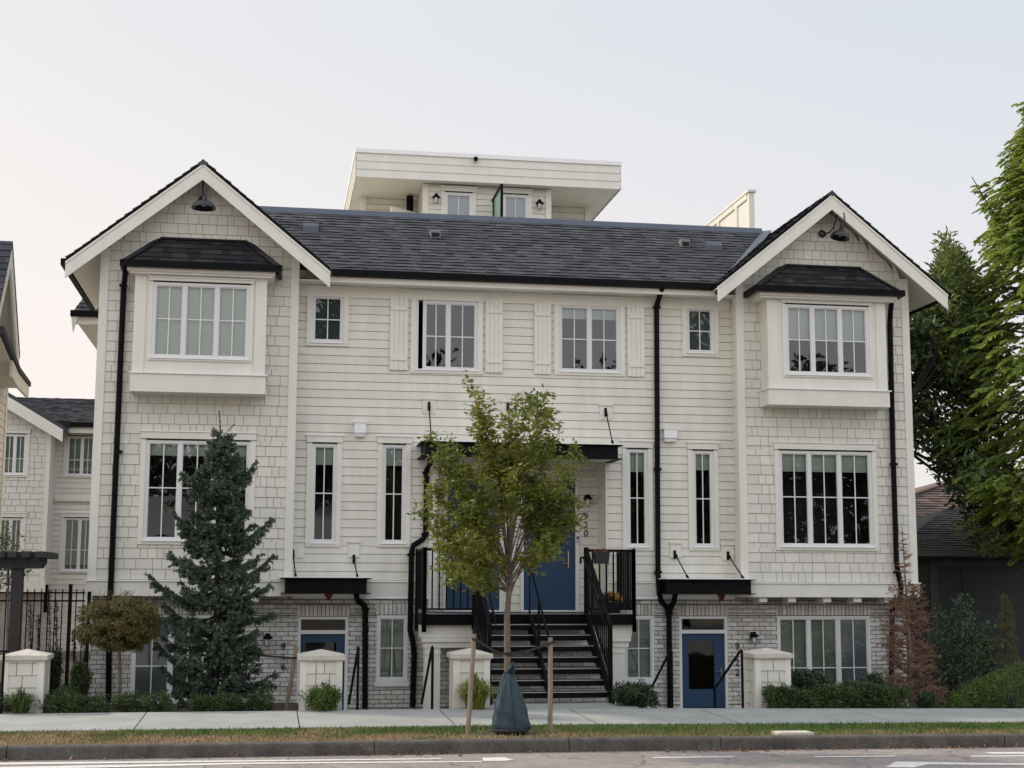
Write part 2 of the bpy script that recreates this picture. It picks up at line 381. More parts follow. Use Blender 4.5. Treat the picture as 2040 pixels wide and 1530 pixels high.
# ------------------------------------------------------------------ ground
def lerp(a, b, t): return a+(b-a)*t
PROF = [(-4.0, .11), (-6.4, .055), (-8.2, .035), (-8.36, .030)]
def gz(X, Y):
    if Y >= -4: z = .11
    elif Y <= -8.36: z = .03
    else:
        for (a, za), (b, zb) in zip(PROF, PROF[1:]):
            if a >= Y >= b: z = lerp(za, zb, (a-Y)/(a-b)); break
    k = lerp(.0105, .0045, min(1, max(0, (-4-Y)/4.2)))
    return z-k*max(0, min(X, 40)-4.5)
XS = [-200, -60, -20, -8, 0, 4.5, 9, 13, 20, 40, 200]
def strip(name, y0, y1, m, dz=0, xs=XS, kind='structure'):
    b = MB()
    for a, c in zip(xs, xs[1:]):
        b.quad((a, y0, gz(a, y0)+dz), (c, y0, gz(c, y0)+dz), (c, y1, gz(c, y1)+dz), (a, y1, gz(a, y1)+dz))
    o = b.build(name, m); o['kind'] = kind; return o
# the base sheet reaches the horizon; everything else lies on it
b = MB(); b.quad((-900, -900, -.5), (900, -900, -.5), (900, 900, -.5), (-900, 900, -.5)); b.build('ground', m_soil)['kind'] = 'structure'
b = MB()
xs = XS
for a, c in zip(xs, xs[1:]):
    za, zc = gz(a, -8.36)-.178, gz(c, -8.36)-.178
    b.quad((a, -24, za+.02), (c, -24, zc+.02), (c, -8.3, zc), (a, -8.3, za))
    b.quad((a, -120, za+.1), (c, -120, zc+.1), (c, -24, zc+.02), (a, -24, za+.02))
b.build('road', m_asphalt)['kind'] = 'structure'
b = MB()       # pavement slabs with open joints
joints = [-60, -30, -20, -12, -8] + [P(x, 1432, -5.2)[0] for x in (-40, 280, 594, 890, 1160, 1430, 1730, 2040)] + [17.5, 21, 30, 60]
for a, c in zip(joints, joints[1:]):
    a += .008; c -= .008
    n = max(1, int((c-a)/2))
    for i in range(n):
        p, q = lerp(a, c, i/n), lerp(a, c, (i+1)/n)
        b.quad((p, -6.4, gz(p, -6.4)), (q, -6.4, gz(q, -6.4)), (q, -4, gz(q, -4)), (p, -4, gz(p, -4)))
        b.quad((p, -4, gz(p, -4)), (q, -4, gz(q, -4)), (q, -4, -.4), (p, -4, -.4))
    b.quad((a, -6.4, gz(a, -6.4)-.06), (c, -6.4, gz(c, -6.4)-.06), (c, -6.4, gz(c, -6.4)), (a, -6.4, gz(a, -6.4)))
b.build('pavement', m_concrete)['kind'] = 'structure'
strip('pavement_bed', -6.41, -3.99, m_gap, -.035, joints)
strip('verge_soil', -8.22, -6.4, m_soil, -.03)
b = MB()       # kerb stones with rounded nose
kj = [-60, -20, -8] + [P(x, 1485, -8.3)[0] for x in (15, 745, 1132, 1434, 1998)] + [15, 30, 60]
for a, c in zip(kj, kj[1:]):
    a += .006; c -= .006; n = max(1, int((c-a)/1.5))
    for i in range(n):
        p, q = lerp(a, c, i/n), lerp(a, c, (i+1)/n)
        pr = [(-8.2, -.3), (-8.2, .004), (-8.30, .002), (-8.345, -.012), (-8.362, -.04), (-8.375, -.24)]
        for (ya, za), (yb, zb) in zip(pr, pr[1:]):
            g1, g2 = gz(p, -8.2)-.002+.0, gz(q, -8.2)
            b.quad((p, ya, g1+za), (p, yb, g1+zb), (q, yb, g2+zb), (q, ya, g2+za))
b.build('kerb', m_kerb)['kind'] = 'structure'
# beds behind the pavement, sunken forecourt before the doors, apron at the foot of the stair
wx0, wx1 = P(604, 1400, -3.9)[0], P(1482, 1400, -3.9)[0]
b = MB()
b.box(-14, wx0, -3.99, .6, -.6, -.10); b.box(wx1+.28, 40, -3.99, -3.0, -.6, -.05); b.box(wx1+.7, 40, -3.0, 14, -.6, -.31); b.box(-40, -3.6, .6, 40, -.6, .02)
b.build('planting_bed', m_soil)['kind'] = 'structure'
b = MB(); b.quad((wx0, -3.99, -.3), (wx1+.8, -3.99, -.3), (wx1+.8, 1.3, -.3), (wx0, 1.3, -.3)); b.build('sunken_forecourt', m_apron)['kind'] = 'structure'
ax0, ax1 = P(905, 1405, -3.6)[0], P(1222, 1395, -3.2)[0]
ax1b = P(1272, 1411, -3.99)[0]
b = MB(); za = .112
b.add([(ax0, -3.985, za), (ax1b, -3.985, za), (ax1, -3.1, za), (ax0, -3.1, za), (ax0, -3.985, -.5), (ax1b, -3.985, -.5), (ax1, -3.1, -.5), (ax0, -3.1, -.5)],
      [(0, 1, 2, 3), (4, 5, 1, 0), (5, 6, 2, 1), (6, 7, 3, 2), (7, 4, 0, 3)])
b.build('stair_apron', m_apron)['kind'] = 'structure'
# lane markings
b = MB()
def rz(X): return gz(X, -8.36)-.178
def mark(pts):
    v = [(*P_ground(x, y)[:2],) for x, y in pts]
    b.add([(X, Y, rz(X)+.0055+(-8.3-Y)*.0013) for X, Y in v], [tuple(range(len(v)))])
def P_ground(x, y):
    d = (x-1020)/F_*M_[0]-(y-765)/F_*M_[1]+M_[2]
    z = -.15
    for _ in range(4):
        t = (z-H_)/d[2]; X, Y = d[0]*t, -D_+d[1]*t; z = rz(X)
    return X, Y
mark([(-60, 1521), (880, 1511.3), (880, 1513.2), (-60, 1525)])
mark([(-60, 1530), (500, 1520), (960, 1517), (960, 1519), (500, 1523), (-60, 1536)])
mark([(960, 1510.5), (1005, 1509.5), (1024, 1514.5), (1005, 1516.5), (962, 1517), (962, 1514)])
mark([(1300, 1509), (1462, 1507.7), (1462, 1509.6), (1300, 1511)])
mark([(1622, 1507.5), (1783, 1506.3), (1783, 1508.2), (1622, 1509.5)])
mark([(1935, 1506.5), (2100, 1505.3), (2100, 1507.4), (1935, 1508.5)])
mark([(1955, 1499.5), (2100, 1498.5), (2100, 1502.5), (1975, 1502.5)])
mark([(1765, 1529), (1785, 1518), (2100, 1523), (2100, 1526), (1850, 1524), (1820, 1530)])
b.build('road_marking', m_mark)['kind'] = 'structure'

# ------------------------------------------------------------------ cladding builders
def subtract(u0, u1, cuts):
    segs = [(u0, u1)]
    for a, c in cuts:
        ns = []
        for p, q in segs:
            if c <= p or a >= q: ns.append((p, q)); continue
            if a > p: ns.append((p, a))
            if c < q: ns.append((c, q))
        segs = ns
    return [s for s in segs if s[1]-s[0] > 1e-3]
def rows(z0, z1, exp, holes):
    z = z0
    while z < z1-1e-4:
        t = min(z+exp, z1)
        cs = sorted({z, t, *[h for q in holes for h in (q[2], q[3]) if z < h < t]})
        yield z, t, [(c, d, [(q[0], q[1]) for q in holes if q[2] <= c+1e-6 and q[3] >= d-1e-6]) for c, d in zip(cs, cs[1:])]
        z = t
def frontmap(Y): return lambda u, o, z: (u, Y-o, z)
def lap(mb, mp, u0, u1, z0, z1, exp=.176, holes=(), lip=.014, flip=False):
    for a, t, subs in rows(z0, z1, exp, holes):
        for c, d, cuts in subs:
            for p, q in subtract(u0, u1, cuts):
                oc, od = lip*(1-(c-a)/exp), lip*(1-(d-a)/exp)
                # boards are butted at random joints
                cut = [p]
                while q-cut[-1] > 3.9: cut.append(cut[-1]+random.uniform(1.6, 3.6))
                cut.append(q)
                for s, e in zip(cut, cut[1:]):
                    g = .008 if c == a and d-c > .03 else 0
                    mb.quad(mp(s, oc, c+g), mp(e, oc, c+g), mp(e, od, d), mp(s, od, d))
                    if g:
                        mb.quad(mp(s, 0, c+g), mp(e, 0, c+g), mp(e, oc, c+g), mp(s, oc, c+g))
                        mb.quad(mp(s, -.008, c-.001), mp(e, -.008, c-.001), mp(e, -.008, c+g+.012), mp(s, -.008, c+g+.012), 1)  # dark strip drawn in as the shadow below the board edge
                        mb.quad(mp(s, -.008, c), mp(e, -.008, c), mp(e, .001, c), mp(s, .001, c), 0)
def shakes(mb, mp, u0, u1, z0, z1, exp=.203, holes=(), lip=.013, gap=.0085, wr=(.12, .34), lim=None, mi_shade=1):
    for a, t, subs in rows(z0, z1, exp, holes):
        for c, d, cuts in subs:
            L = lim or (lambda z: (u0, u1))
            (lc, rc), (ld, rd) = L(c), L(d)
            for p, q in subtract(max(u0, min(lc, ld)), min(u1, max(rc, rd)), cuts):
                oc, od = lip*(1-(c-a)/exp), lip*(1-(d-a)/exp)
                def emit(s, e, o1, o2, mi):
                    sb, eb = max(s, lc), min(e, rc); st, et = max(s, ld), min(e, rd)
                    if eb-sb < .01: return
                    if et < st: st = et = min(max((st+et)/2, sb), eb)
                    g = .007 if (c == a and mi == 0 and d-c > .03) else 0
                    mb.quad(mp(sb, o1, c+g), mp(eb, o1, c+g), mp(et, o2, d), mp(st, o2, d), mi)
                    if c == a and mi == 0: mb.quad(mp(sb, 0, c+g), mp(eb, 0, c+g), mp(eb, o1, c+g), mp(sb, o1, c+g), mi)
                emit(p, q, -.002, -.002, mi_shade)  # darker sheet behind the shingles imitates shade in their gaps
                s = p
                while s < q-1e-3:
                    e = s+random.uniform(*wr)
                    if q-e < .09: e = q
                    dz = random.uniform(-.003, .002)
                    emit(s+gap/2, e-gap/2, oc+random.uniform(0, .004), od, 0); s = e
def bricks(mb, mp, u0, u1, z0, z1, bl=.245, bh=.0895, j=.016, holes=(), soldiers=()):
    r = 0; allh = list(holes)+list(soldiers)
    def one(s, e, c, d):
        if e-s < .02 or d-c < .015: return
        o = .009+random.uniform(-.002, .003); i = -.004
        F = [mp(s, o, c), mp(e, o, c), mp(e, o, d), mp(s, o, d)]; Bk = [mp(s, i, c), mp(e, i, c), mp(e, i, d), mp(s, i, d)]
        mb.add(F+Bk, [(0, 1, 2, 3), (0, 4, 5, 1), (1, 5, 6, 2), (2, 6, 7, 3), (3, 7, 4, 0)], 0)
    for a, t, subs in rows(z0, z1, bh, allh):
        off = (r % 2)*bl/2+random.uniform(-.01, .01); r += 1
        for c, d, cuts in subs:
            for p, q in subtract(u0, u1, cuts):
                s = p-((p-u0-off) % bl)
                while s < q:
                    one(max(s, p)+(j/2 if s > p else 0), min(s+bl, q)-(j/2 if s+bl < q else 0), c+(j/2 if c == a else 0), d-(j/2 if d == t else 0)); s += bl
    for x0, x1, c, d in soldiers:
        n = max(1, round((x1-x0)/.082)); wd = (x1-x0)/n
        for i in range(n): one(x0+i*wd+j/2, x0+(i+1)*wd-j/2, c+j/2, d-j/2)
    for a, t, subs in rows(z0, z1, 10, holes):      # mortar bed
        for c, d, cuts in subs:
            for p, q in subtract(u0, u1, cuts): mb.quad(mp(p, 0, c), mp(q, 0, c), mp(q, 0, d), mp(p, 0, d), 1)
def roofmap(o, u, v):
    o, u, v = Vector(o), Vector(u).normalized(), Vector(v).normalized(); n = u.cross(v).normalized()
    return lambda a, h, c: tuple(o+u*a+v*c+n*h)
def tabs(mb, mp, v1, lim, exp=.20, wr=(.14, .30)):
    v = 0
    while v < v1-1e-3:
        t = min(v+exp, v1); (l0, r0), (l1, r1) = lim(v), lim(t)
        s = min(l0, l1)+random.uniform(-.2, 0); R = max(r0, r1)
        while s < R:
            e = s+random.uniform(*wr); h = random.choice((.014, .019, .025))
            sb, eb, st, et = max(s, l0), min(e, r0), max(s, l1), min(e, r1)
            if eb-sb > .004:
                if et < st: st = et = min(max((st+et)/2, sb), eb)
                mb.quad(mp(sb, h, v), mp(eb, h, v), mp(et, .001, t), mp(st, .001, t))
                mb.quad(mp(sb, -.002, v), mp(eb, -.002, v), mp(eb, h, v), mp(sb, h, v), 1)  # dark front edge paints in the shadow line of each course
                mb.quad(mp(eb, h, v), mp(eb, -.002, v), mp(et, .0, t), mp(et, .001, t))
                mb.quad(mp(sb, -.002, v), mp(sb, h, v), mp(st, .001, t), mp(st, .0, t))
            s = e
        v = t

# ------------------------------------------------------------------ window / door kits
def window(parent, r, Y, divs=(), hm=None, blind=1., bmat=None, glass=None, vm=True, trim=(.10, .13, .07), proud=.042, sill=True, dark=(), opensash=None, fw=.055, name='window', glazed=True):
    """r = x0,x1,z0,z1 of the outer frame; divs = inner sash boundaries as fractions; hm = height fraction of the glazing bar"""
    x0, x1, z0, z1 = r; fr = MB()
    yf, yb = Y-.012, Y+.075
    fr.box(x0, x0+fw, yf, yb, z0, z1); fr.box(x1-fw, x1, yf, yb, z0, z1)
    fr.box(x0+fw, x1-fw, yf, yb, z0, z0+fw); fr.box(x0+fw, x1-fw, yf, yb, z1-fw, z1)
    xs = [x0+fw]; cuts = []
    for d in divs:
        xm = lerp(x0, x1, d); fr.box(xm-.034, xm+.034, yf+.006, yb-.003, z0+fw, z1-fw); cuts.append(xm)
    ed = [x0+fw]+[c for xm in cuts for c in (xm-.034, xm+.034)]+[x1-fw]
    gm = MB(); sashes = list(zip(ed[0::2], ed[1::2]))
    for k, (a, c) in enumerate(sashes):
        s = .022
        fr.box(a, a+s, yf+.02, yb-.006, z0+fw, z1-fw); fr.box(c-s, c, yf+.02, yb-.006, z0+fw, z1-fw)
        fr.box(a+s, c-s, yf+.02, yb-.006, z0+fw, z0+fw+s); fr.box(a+s, c-s, yf+.02, yb-.006, z1-fw-s, z1-fw)
        gm.quad((a+s, Y+.035, z0+fw+s), (c-s, Y+.035, z0+fw+s), (c-s, Y+.035, z1-fw-s), (a+s, Y+.035, z1-fw-s))
        mw = .011
        if hm: zm = lerp(z0, z1, hm); fr.box(a+s, c-s, Y+.024, Y+.034, zm-mw, zm+mw)
        if vm:
            xm = (a+c)/2
            if hm: fr.box(xm-mw, xm+mw, Y+.0235, Y+.0335, z0+fw+s, zm-mw); fr.box(xm-mw, xm+mw, Y+.0235, Y+.0335, zm+mw, z1-fw-s)
            else: fr.box(xm-mw, xm+mw, Y+.0235, Y+.0335, z0+fw+s, z1-fw-s)
    w_ = fr.build(name, m_vinyl, parent)
    if not glazed:      # a slid-open light: only the outer frame, its trim and the room behind
        bpy.data.objects.remove(w_); fr = MB(); fr.box(x0, x0+fw, yf-.003, yb, z0, z1); w_ = fr.build(name, m_vinyl, parent)
    else: gm.build('pane', glass or m_glass, w_)
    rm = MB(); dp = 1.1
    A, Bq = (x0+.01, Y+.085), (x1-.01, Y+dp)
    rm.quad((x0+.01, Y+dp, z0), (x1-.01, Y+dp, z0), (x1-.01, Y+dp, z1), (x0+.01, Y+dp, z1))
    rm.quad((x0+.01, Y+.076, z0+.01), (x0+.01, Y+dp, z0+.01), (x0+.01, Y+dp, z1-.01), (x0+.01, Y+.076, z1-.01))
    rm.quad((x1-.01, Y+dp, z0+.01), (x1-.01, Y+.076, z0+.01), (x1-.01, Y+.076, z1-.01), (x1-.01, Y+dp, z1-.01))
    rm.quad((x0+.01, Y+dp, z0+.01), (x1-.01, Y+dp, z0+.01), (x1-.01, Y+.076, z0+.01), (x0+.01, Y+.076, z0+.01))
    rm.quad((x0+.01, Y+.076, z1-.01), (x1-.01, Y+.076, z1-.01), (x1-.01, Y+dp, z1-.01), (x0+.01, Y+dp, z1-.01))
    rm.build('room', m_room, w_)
    if blind > 0:
        bm_ = MB()
        for k, (a, c) in enumerate(sashes):
            if k in dark: continue
            bm_.quad((a-.02, Y+.1, lerp(z1, z0, blind)), (c+.02, Y+.1, lerp(z1, z0, blind)), (c+.02, Y+.1, z1-.02), (a-.02, Y+.1, z1-.02))
        bm_.build('blind', bmat or m_blind, w_)
    if dark:
        sm = MB()
        for k in dark:
            a, c = sashes[k]; sm.quad((a+.02, Y+.05, z0+fw), (c-.02, Y+.05, z0+fw), (c-.02, Y+.05, z1-fw), (a+.02, Y+.05, z1-fw))
        sm.build('insect_screen', m_screen, w_)
    if trim:
        ts, th, tb = trim; t = MB(); yo = Y-proud
        t.box(x0-ts, x0, yo, Y+.03, z0-tb, z1); t.box(x1, x1+ts, yo, Y+.03, z0-tb, z1)
        t.box(x0-ts-.012, x1+ts+.012, yo-.006, Y+.03, z1+.028, z1+.028+th)
        t.box(x0, x1, yo, Y+.03, z0-tb, z0-.012)
        t.box(x0-ts-.03, x1+ts+.03, yo-.03, Y, z1+.03+th, z1+.052+th, 1)
        t.box(x0, x1, yo+.008, Y+.03, z1, z1+.028, 2)  # dark strip painted in as the shadow line above the frame
        t.box(x0-.02, x1+.02, yo-.028, Y+.02, z0-.012, z0+.012, 1)
        t.build('window_trim', [m_trim, m_white, m_gap], w_)
    return w_

# ------------------------------------------------------------------ the townhouse row
house = empty('townhouse_row', (5, .45, 0), 'cream three storey townhouse row with two shingled gables and blue doors', 'house')
XL0, XL1 = -3.42, .43; XR0, XR1 = 9.70, 13.54; YM = .45; ZB = 2.30; ZBB = 1.99
GS = .818
# openings
W_bayL = RC(303, 497, 565, 715, -.5); W_bayR = RC(1565, 1731, 609, 748, -.5)
W_lowL = RC(288, 497, 878, 1078, 0); W_lowR = RC(1553, 1738, 899, 1090, 0)
W_smL = RC(621, 685, 588, 683, YM); W_smR = RC(1367, 1422, 613, 704, YM)
W_cL = RC(828, 952, 600, 738, YM); W_cR = RC(1113, 1235, 608, 742, YM)
W_n = [RC(620, 670, 884, 1082, YM), RC(761, 808, 886, 1083, YM), RC(1249, 1291, 895, 1090, YM), RC(1380, 1422, 898, 1090, YM)]
W_bL = RC(262, 475, 1226, 1400, YM); W_bR = RC(1549, 1735, 1227, 1400, YM)
W_bn = [RC(750, 812, 1226, 1357, YM), RC(1243, 1303, 1227, 1357, YM)]
D_916 = (P(592, 1330, YM)[0], P(692, 1330, YM)[0], -.3, P(640, 1229, YM)[2]); D_922 = (P(1354, 1330, YM)[0], P(1450, 1330, YM)[0], -.3, P(1400, 1228, YM)[2])
AL = (P(870, 1050, YM)[0], P(1206, 1050, YM)[0], 1.66, P(1030, 916, YM)[2])      # porch recess
YA = 1.2
def gro(r, g): return (r[0]-g, r[1]+g, r[2]-g, r[3]+g)
# lapped main wall
b = MB()
hm_ = [gro(q, .012) for q in (W_smL, W_smR, W_cL, W_cR, *W_n)] + [AL]
lap(b, frontmap(YM), XL1, XR0, ZB, 8.5, .176, hm_)
ret = lambda X, s: (lambda u, o, z: (X+s*o, u, z))
lap(b, lambda u, o, z: (XR0-o, YM-u, z), 0, .45, ZB, 8.5, .176)
lap(b, lambda u, o, z: (XL1+o, u, z), 0, .45, ZB, 8.5, .176)
# porch recess: rear wall and right return
A920 = RC(1043, 1146, 958, 1213, YA); A918 = RC(890, 995, 958, 1213, YA)
zsill = 1.70
lap(b, frontmap(YA), AL[0], AL[1], 1.66, AL[3]+.05, .176, [(A920[0]-.06, A920[1]+.06, 0, A920[3]+.07), (A918[0]-.06, A918[1]+.06, 0, A918[3]+.07)])
b.build('siding', [m_lap, m_lapshade], house)
b = MB()
b.quad((AL[1], YM, 1.66), (AL[1], YA, 1.66), (AL[1], YA, AL[3]+.05), (AL[1], YM, AL[3]+.05))
b.quad((AL[0], YA, 1.66), (AL[0], YM, 1.66), (AL[0], YM, AL[3]+.05), (AL[0], YA, AL[3]+.05))
b.quad((AL[0], YM, AL[3]), (AL[1], YM, AL[3]), (AL[1], YA, AL[3]), (AL[0], YA, AL[3]))
b.build('porch_lining', m_trim, house)
# shingled wings
for X0, X1, Wb, Wl in ((XL0, XL1, W_bayL, W_lowL), (XR0, XR1, W_bayR, W_lowR)):
    xc = (X0+X1)/2; zt = 10.42; b = MB()
    lim = lambda z, X0=X0, X1=X1, xc=xc: (max(X0, xc-(zt-z)/GS), min(X1, xc+(zt-z)/GS))
    shakes(b, frontmap(0), X0+.13, X1-.13, ZB, zt, .203, [gro(Wl, .012), (Wb[0]-.06, Wb[1]+.06, Wb[2]-.1, Wb[3]+.1)], lim=lim)
    b.build('shingle_wall', [m_shake, m_gapshade], house)
    b = MB()      # plain side walls, not faced towards the street
    b.quad((X0, 12, ZB), (X0, 0, ZB), (X0, 0, 8.7), (X0, 12, 8.7)); b.quad((X1, 0, ZB), (X1, 12, ZB), (X1, 12, 8.7), (X1, 0, 8.7))
    b.quad((X0, 0, ZBB), (X0, YM, ZBB), (X1, YM, ZBB), (X1, 0, ZBB))
    b.build('side_wall', m_lap, house)
    b = MB()
    for xa in (X0, X1-.135):
        zt_ = 10.42-GS*(abs((xa+.0675)-xc)+.0675)
        b = MB(); xo = xa-.03 if xa == X0 else xa; xe_ = xa+.135 if xa == X0 else xa+.165
        b.prism_x([(-.03, ZB), (-.03, zt_), (.14, zt_), (.14, ZB)], xo, xe_); b.build('corner_board', m_trim, house)
    b = MB()
    b.box(X0-.045, X1+.045, -.045, YM-.01, ZBB, ZB-.03); b.box(X0-.075, X1+.075, -.075, .03, ZB-.03, ZB, 1)
    b.build('belt_board', [m_trim, m_white], house)
b = MB()
for xa, xb in ((XL1+.046, AL[0]-.16), (AL[1]+.03, XR0-.046)):
    b = MB(); b.box(xa, xb, YM-.05, YM+.02, ZBB+.02, ZB-.03); b.box(xa+.03*(xa < 1), xb-.03*(xb > 9), YM-.075, YM+.02, ZB-.03, ZB-.005, 1); b.box(xa, xb, YM-.062, YM+.02, ZBB-.05, ZBB+.012, 1)
    b.build('belt_board', [m_trim, m_white], house)
b = MB()
b.box(P(854, 1050, YM)[0], AL[0], YM-.045, YM+.02, 1.7, AL[3]); b.build('corner_board', m_trim, house)
b = MB(); b.box(AL[1], AL[1]+.03, YM-.04, YM+.02, 1.7, AL[3]); b.build('corner_board', m_trim, house)
# brick base
b = MB(); zt = ZBB-.04
sold = []
for q in (W_bL, W_bR, *W_bn, D_916, D_922): sold.append((q[0]-.03, q[1]+.03, q[3]+.01, q[3]+.24))
bx1 = P(1806, 1300, YM)[0]
bricks(b, frontmap(YM), XL0+.03, bx1, -.5, ZBB-.01, holes=[(*q[:2], q[2], q[3]+.01) for q in (W_bL, W_bR, *W_bn, D_916, D_922)]+[(AL[0], AL[1], 1.66, 3)], soldiers=sold)
# side faces of the base
b.quad((XL0+.03, 12, -.5), (XL0+.03, YM, -.5), (XL0+.03, YM, ZBB), (XL0+.03, 12, ZBB), 1)
b.quad((bx1, YM, -.5), (bx1, 12, -.5), (bx1, 12, ZBB), (bx1, YM, ZBB), 1)
b.build('brick_wall', [m_brick, m_mortar], house)
# soffit brackets
for x in (507, 1515, 1572, 1642, 1702, 1764):
    b = MB(); xx = P(x, 1196, .2)[0]
    b.prism_x([(.02, ZBB-.1), (.02, ZBB-.004), (YM-.012, ZBB-.004), (YM-.012, ZBB-.15), (.12, ZBB-.13)], xx-.085, xx+.085)
    b.build('bracket', m_trim, house)

# windows
window(house, W_lowL, 0, (.325, .655), (973-1078)/(878-1078.), .15); window(house, W_lowR, 0, (.325, .65), (991-1090)/(899-1090.), .215)
window(house, W_smL, YM, (), .49, 1., m_dimblind); window(house, W_smR, YM, (), .49, 1., plain('grey_green_blind', (.10, .13, .12), .8, .1, 3))
wc = window(house, (lerp(W_cL[0], W_cL[1], .115), *W_cL[1:]), YM, (.46,), .49, .0, trim=None); window(house, W_cL, YM, (), None, 0, vm=False, glazed=False); window(house, W_cR, YM, (.5,), .49, .2)
for i, q in enumerate(W_n): window(house, q, YM, (), .5, (.21, .21, .23, .2)[i])
window(house, W_bL, YM, (.36, .68), .42, 1., m_curtain, trim=None, dark=(0,), fw=.06); window(house, W_bR, YM, (.34, .655), .40, 1., m_curtain, trim=None, dark=(2,), fw=.06)
for q in W_bn:
    o = window(house, q, YM, (), .5, 1., m_curtain, trim=None, fw=.06)
    b = MB(); b.box(q[0]-.03, q[1]+.03, YM-.05, YM-.013, q[2]-.1, q[2]-.003); b.build('sill', m_vinyl, o)
# shutters: boards and two ledges
for x0, x1, yt, yb in ((777, 813, 590, 737), (967, 1002, 596, 742), (1064, 1098, 602, 745), (1250, 1284, 607, 750)):
    a, c, d, e = RC(x0, x1, yt, yb, YM-.05); b = MB(); wd = (c-a)/4
    for i in range(4): b.box(a+i*wd+.002, a+(i+1)*wd-.002, YM-.055, YM-.018, d, e)
    b.box(a+.03, c-.03, YM-.078, YM-.055, d+.20, d+.28); b.box(a+.03, c-.03, YM-.078, YM-.055, e-.30, e-.22)
    b.build('shutter', m_trim, house)

# bay windows
def bay(bx0, bx1, W, yts, top, bot, sillb, sx):
    Yb = -.5
    x0, x1 = P(bx0, 650, Yb)[0], P(bx1, 650, Yb)[0]
    zt = P((bx0+bx1)/2, yts, Yb)[2]; zs = P((bx0+bx1)/2, sillb[0], Yb)[2]; zb = P((bx0+bx1)/2, sillb[1], Yb)[2]
    b = MB()
    # front panels round the window, cheeks, soffit
    b.box(x0, W[0], Yb, Yb+.05, zs, zt); b.box(W[1], x1, Yb, Yb+.05, zs, zt)
    b.box(W[0], W[1], Yb+.002, Yb+.05, zs, W[2]); b.box(W[0], W[1], Yb+.002, Yb+.05, W[3]+.03, zt)
    b.box(x0+.002, x0+.05, Yb+.05, .0, zs, zt); b.box(x1-.05, x1-.002, Yb+.05, .0, zs, zt)
    # corner stiles and head
    b.box(x0-.02, x0+.2, Yb-.022, Yb, zs, zt-.13); b.box(x1-.2, x1+.02, Yb-.022, Yb, zs, zt-.13)
    b.box(x0-.03, x1+.03, Yb-.035, Yb, zt-.13, zt); b.box(x0-.03, x0, Yb, .0, zt-.13, zt); b.box(x1, x1+.03, Yb, .0, zt-.13, zt)
    o = b.build('bay_window', m_trim, house)
    b = MB()
    b.box(x0-.04, x1+.04, Yb-.06, .0, zb, zs-.02); b.box(x0-.075, x1+.075, Yb-.095, .0, zs-.02, zs, 1)
    b.build('sill_box', [m_trim, m_white], o)
    # roof
    Yr = Yb-.22
    ex0, ex1 = P(bot[0], bot[2], Yr)[0], P(bot[1], bot[2]+8, Yr)[0]; ez = P((bot[0]+bot[1])/2, bot[2]+4, Yr)[2]
    tx0, tx1 = P(top[0], top[2], 0)[0], P(top[1], top[3], 0)[0]; tz = P((top[0]+top[1])/2, (top[2]+top[3])/2, 0)[2]
    b = MB(); L = math.hypot(Yr, tz-ez)
    b.add([(ex0, Yr, ez), (ex1, Yr, ez), (tx1, 0, tz), (tx0, 0, tz), (ex0, 0, ez), (ex1, 0, ez)], [(0, 1, 2, 3), (4, 0, 3), (1, 5, 2), (0, 4, 5, 1)], 1)
    mp = roofmap((ex0, Yr, ez), (1, 0, 0), (0, -Yr, tz-ez))
    tabs(b, mp, L, lambda v: (lerp(0, tx0-ex0, v/L), lerp(ex1-ex0, tx1-ex0, v/L)))
    for sx_, ex, tx in ((1, ex0, tx0), (-1, ex1, tx1)):
        A, Bp = Vector((ex, Yr-.01, ez+.01)), Vector((tx, -.0, tz+.02)); n = 7
        for i in range(n):      # hip caps
            p, q = A.lerp(Bp, i/n), A.lerp(Bp, (i+1.1)/n); b.bar(p, q, .2, .02)
    b.bar((tx0, -.03, tz+.01), (tx1, -.03, tz+.01), .08, .04)
    b.build('bay_roof', [m_shingle2, m_gap], o)
    b = MB()     # gutter and the boards below it
    b.box(ex0-.06, ex1+.06, Yr-.10, Yr, ez-.11, ez+.02); b.box(ex0-.06, ex0, Yr, -.0, ez-.11, ez+.02); b.box(ex1, ex1+.06, Yr, -.0, ez-.11, ez+.02)
    b.build('gutter', m_black, o)
    b = MB(); b.box(ex0+.07, ex1-.07, Yr+.02, -.0, ez-.17, ez-.02); b.box(ex0+.12, ex1-.12, Yr+.07, -.0, ez-.21, ez-.17); b.build('cornice', m_trim, o)
    return o, (ex0, ex1, ez, Yr)
bL, gL = bay(268, 528, W_bayL, 541, (320, 493, 476, 483), (246, 556, 522), (745, 783), 0)
bR, gR = bay(1530, 1762, W_bayR, 582, (1564, 1713, 530, 535), (1508, 1794, 572), (776, 809), 0)
def baywin(par, W, divs, hm, bl):
    o = window(par, W, -.5, divs, hm, bl, trim=(.07, .06, .05), proud=.03, name='window_frame')
    for ch in list(o.children_recursive if hasattr(o, 'children_recursive') else []):
        ch.parent = par; ch.matrix_parent_inverse = wmat(par).inverted()
baywin(bL, W_bayL, (.325, .66), (637-715)/(565-715.), 1.); baywin(bR, W_bayR, (.325, .655), .5, .5)

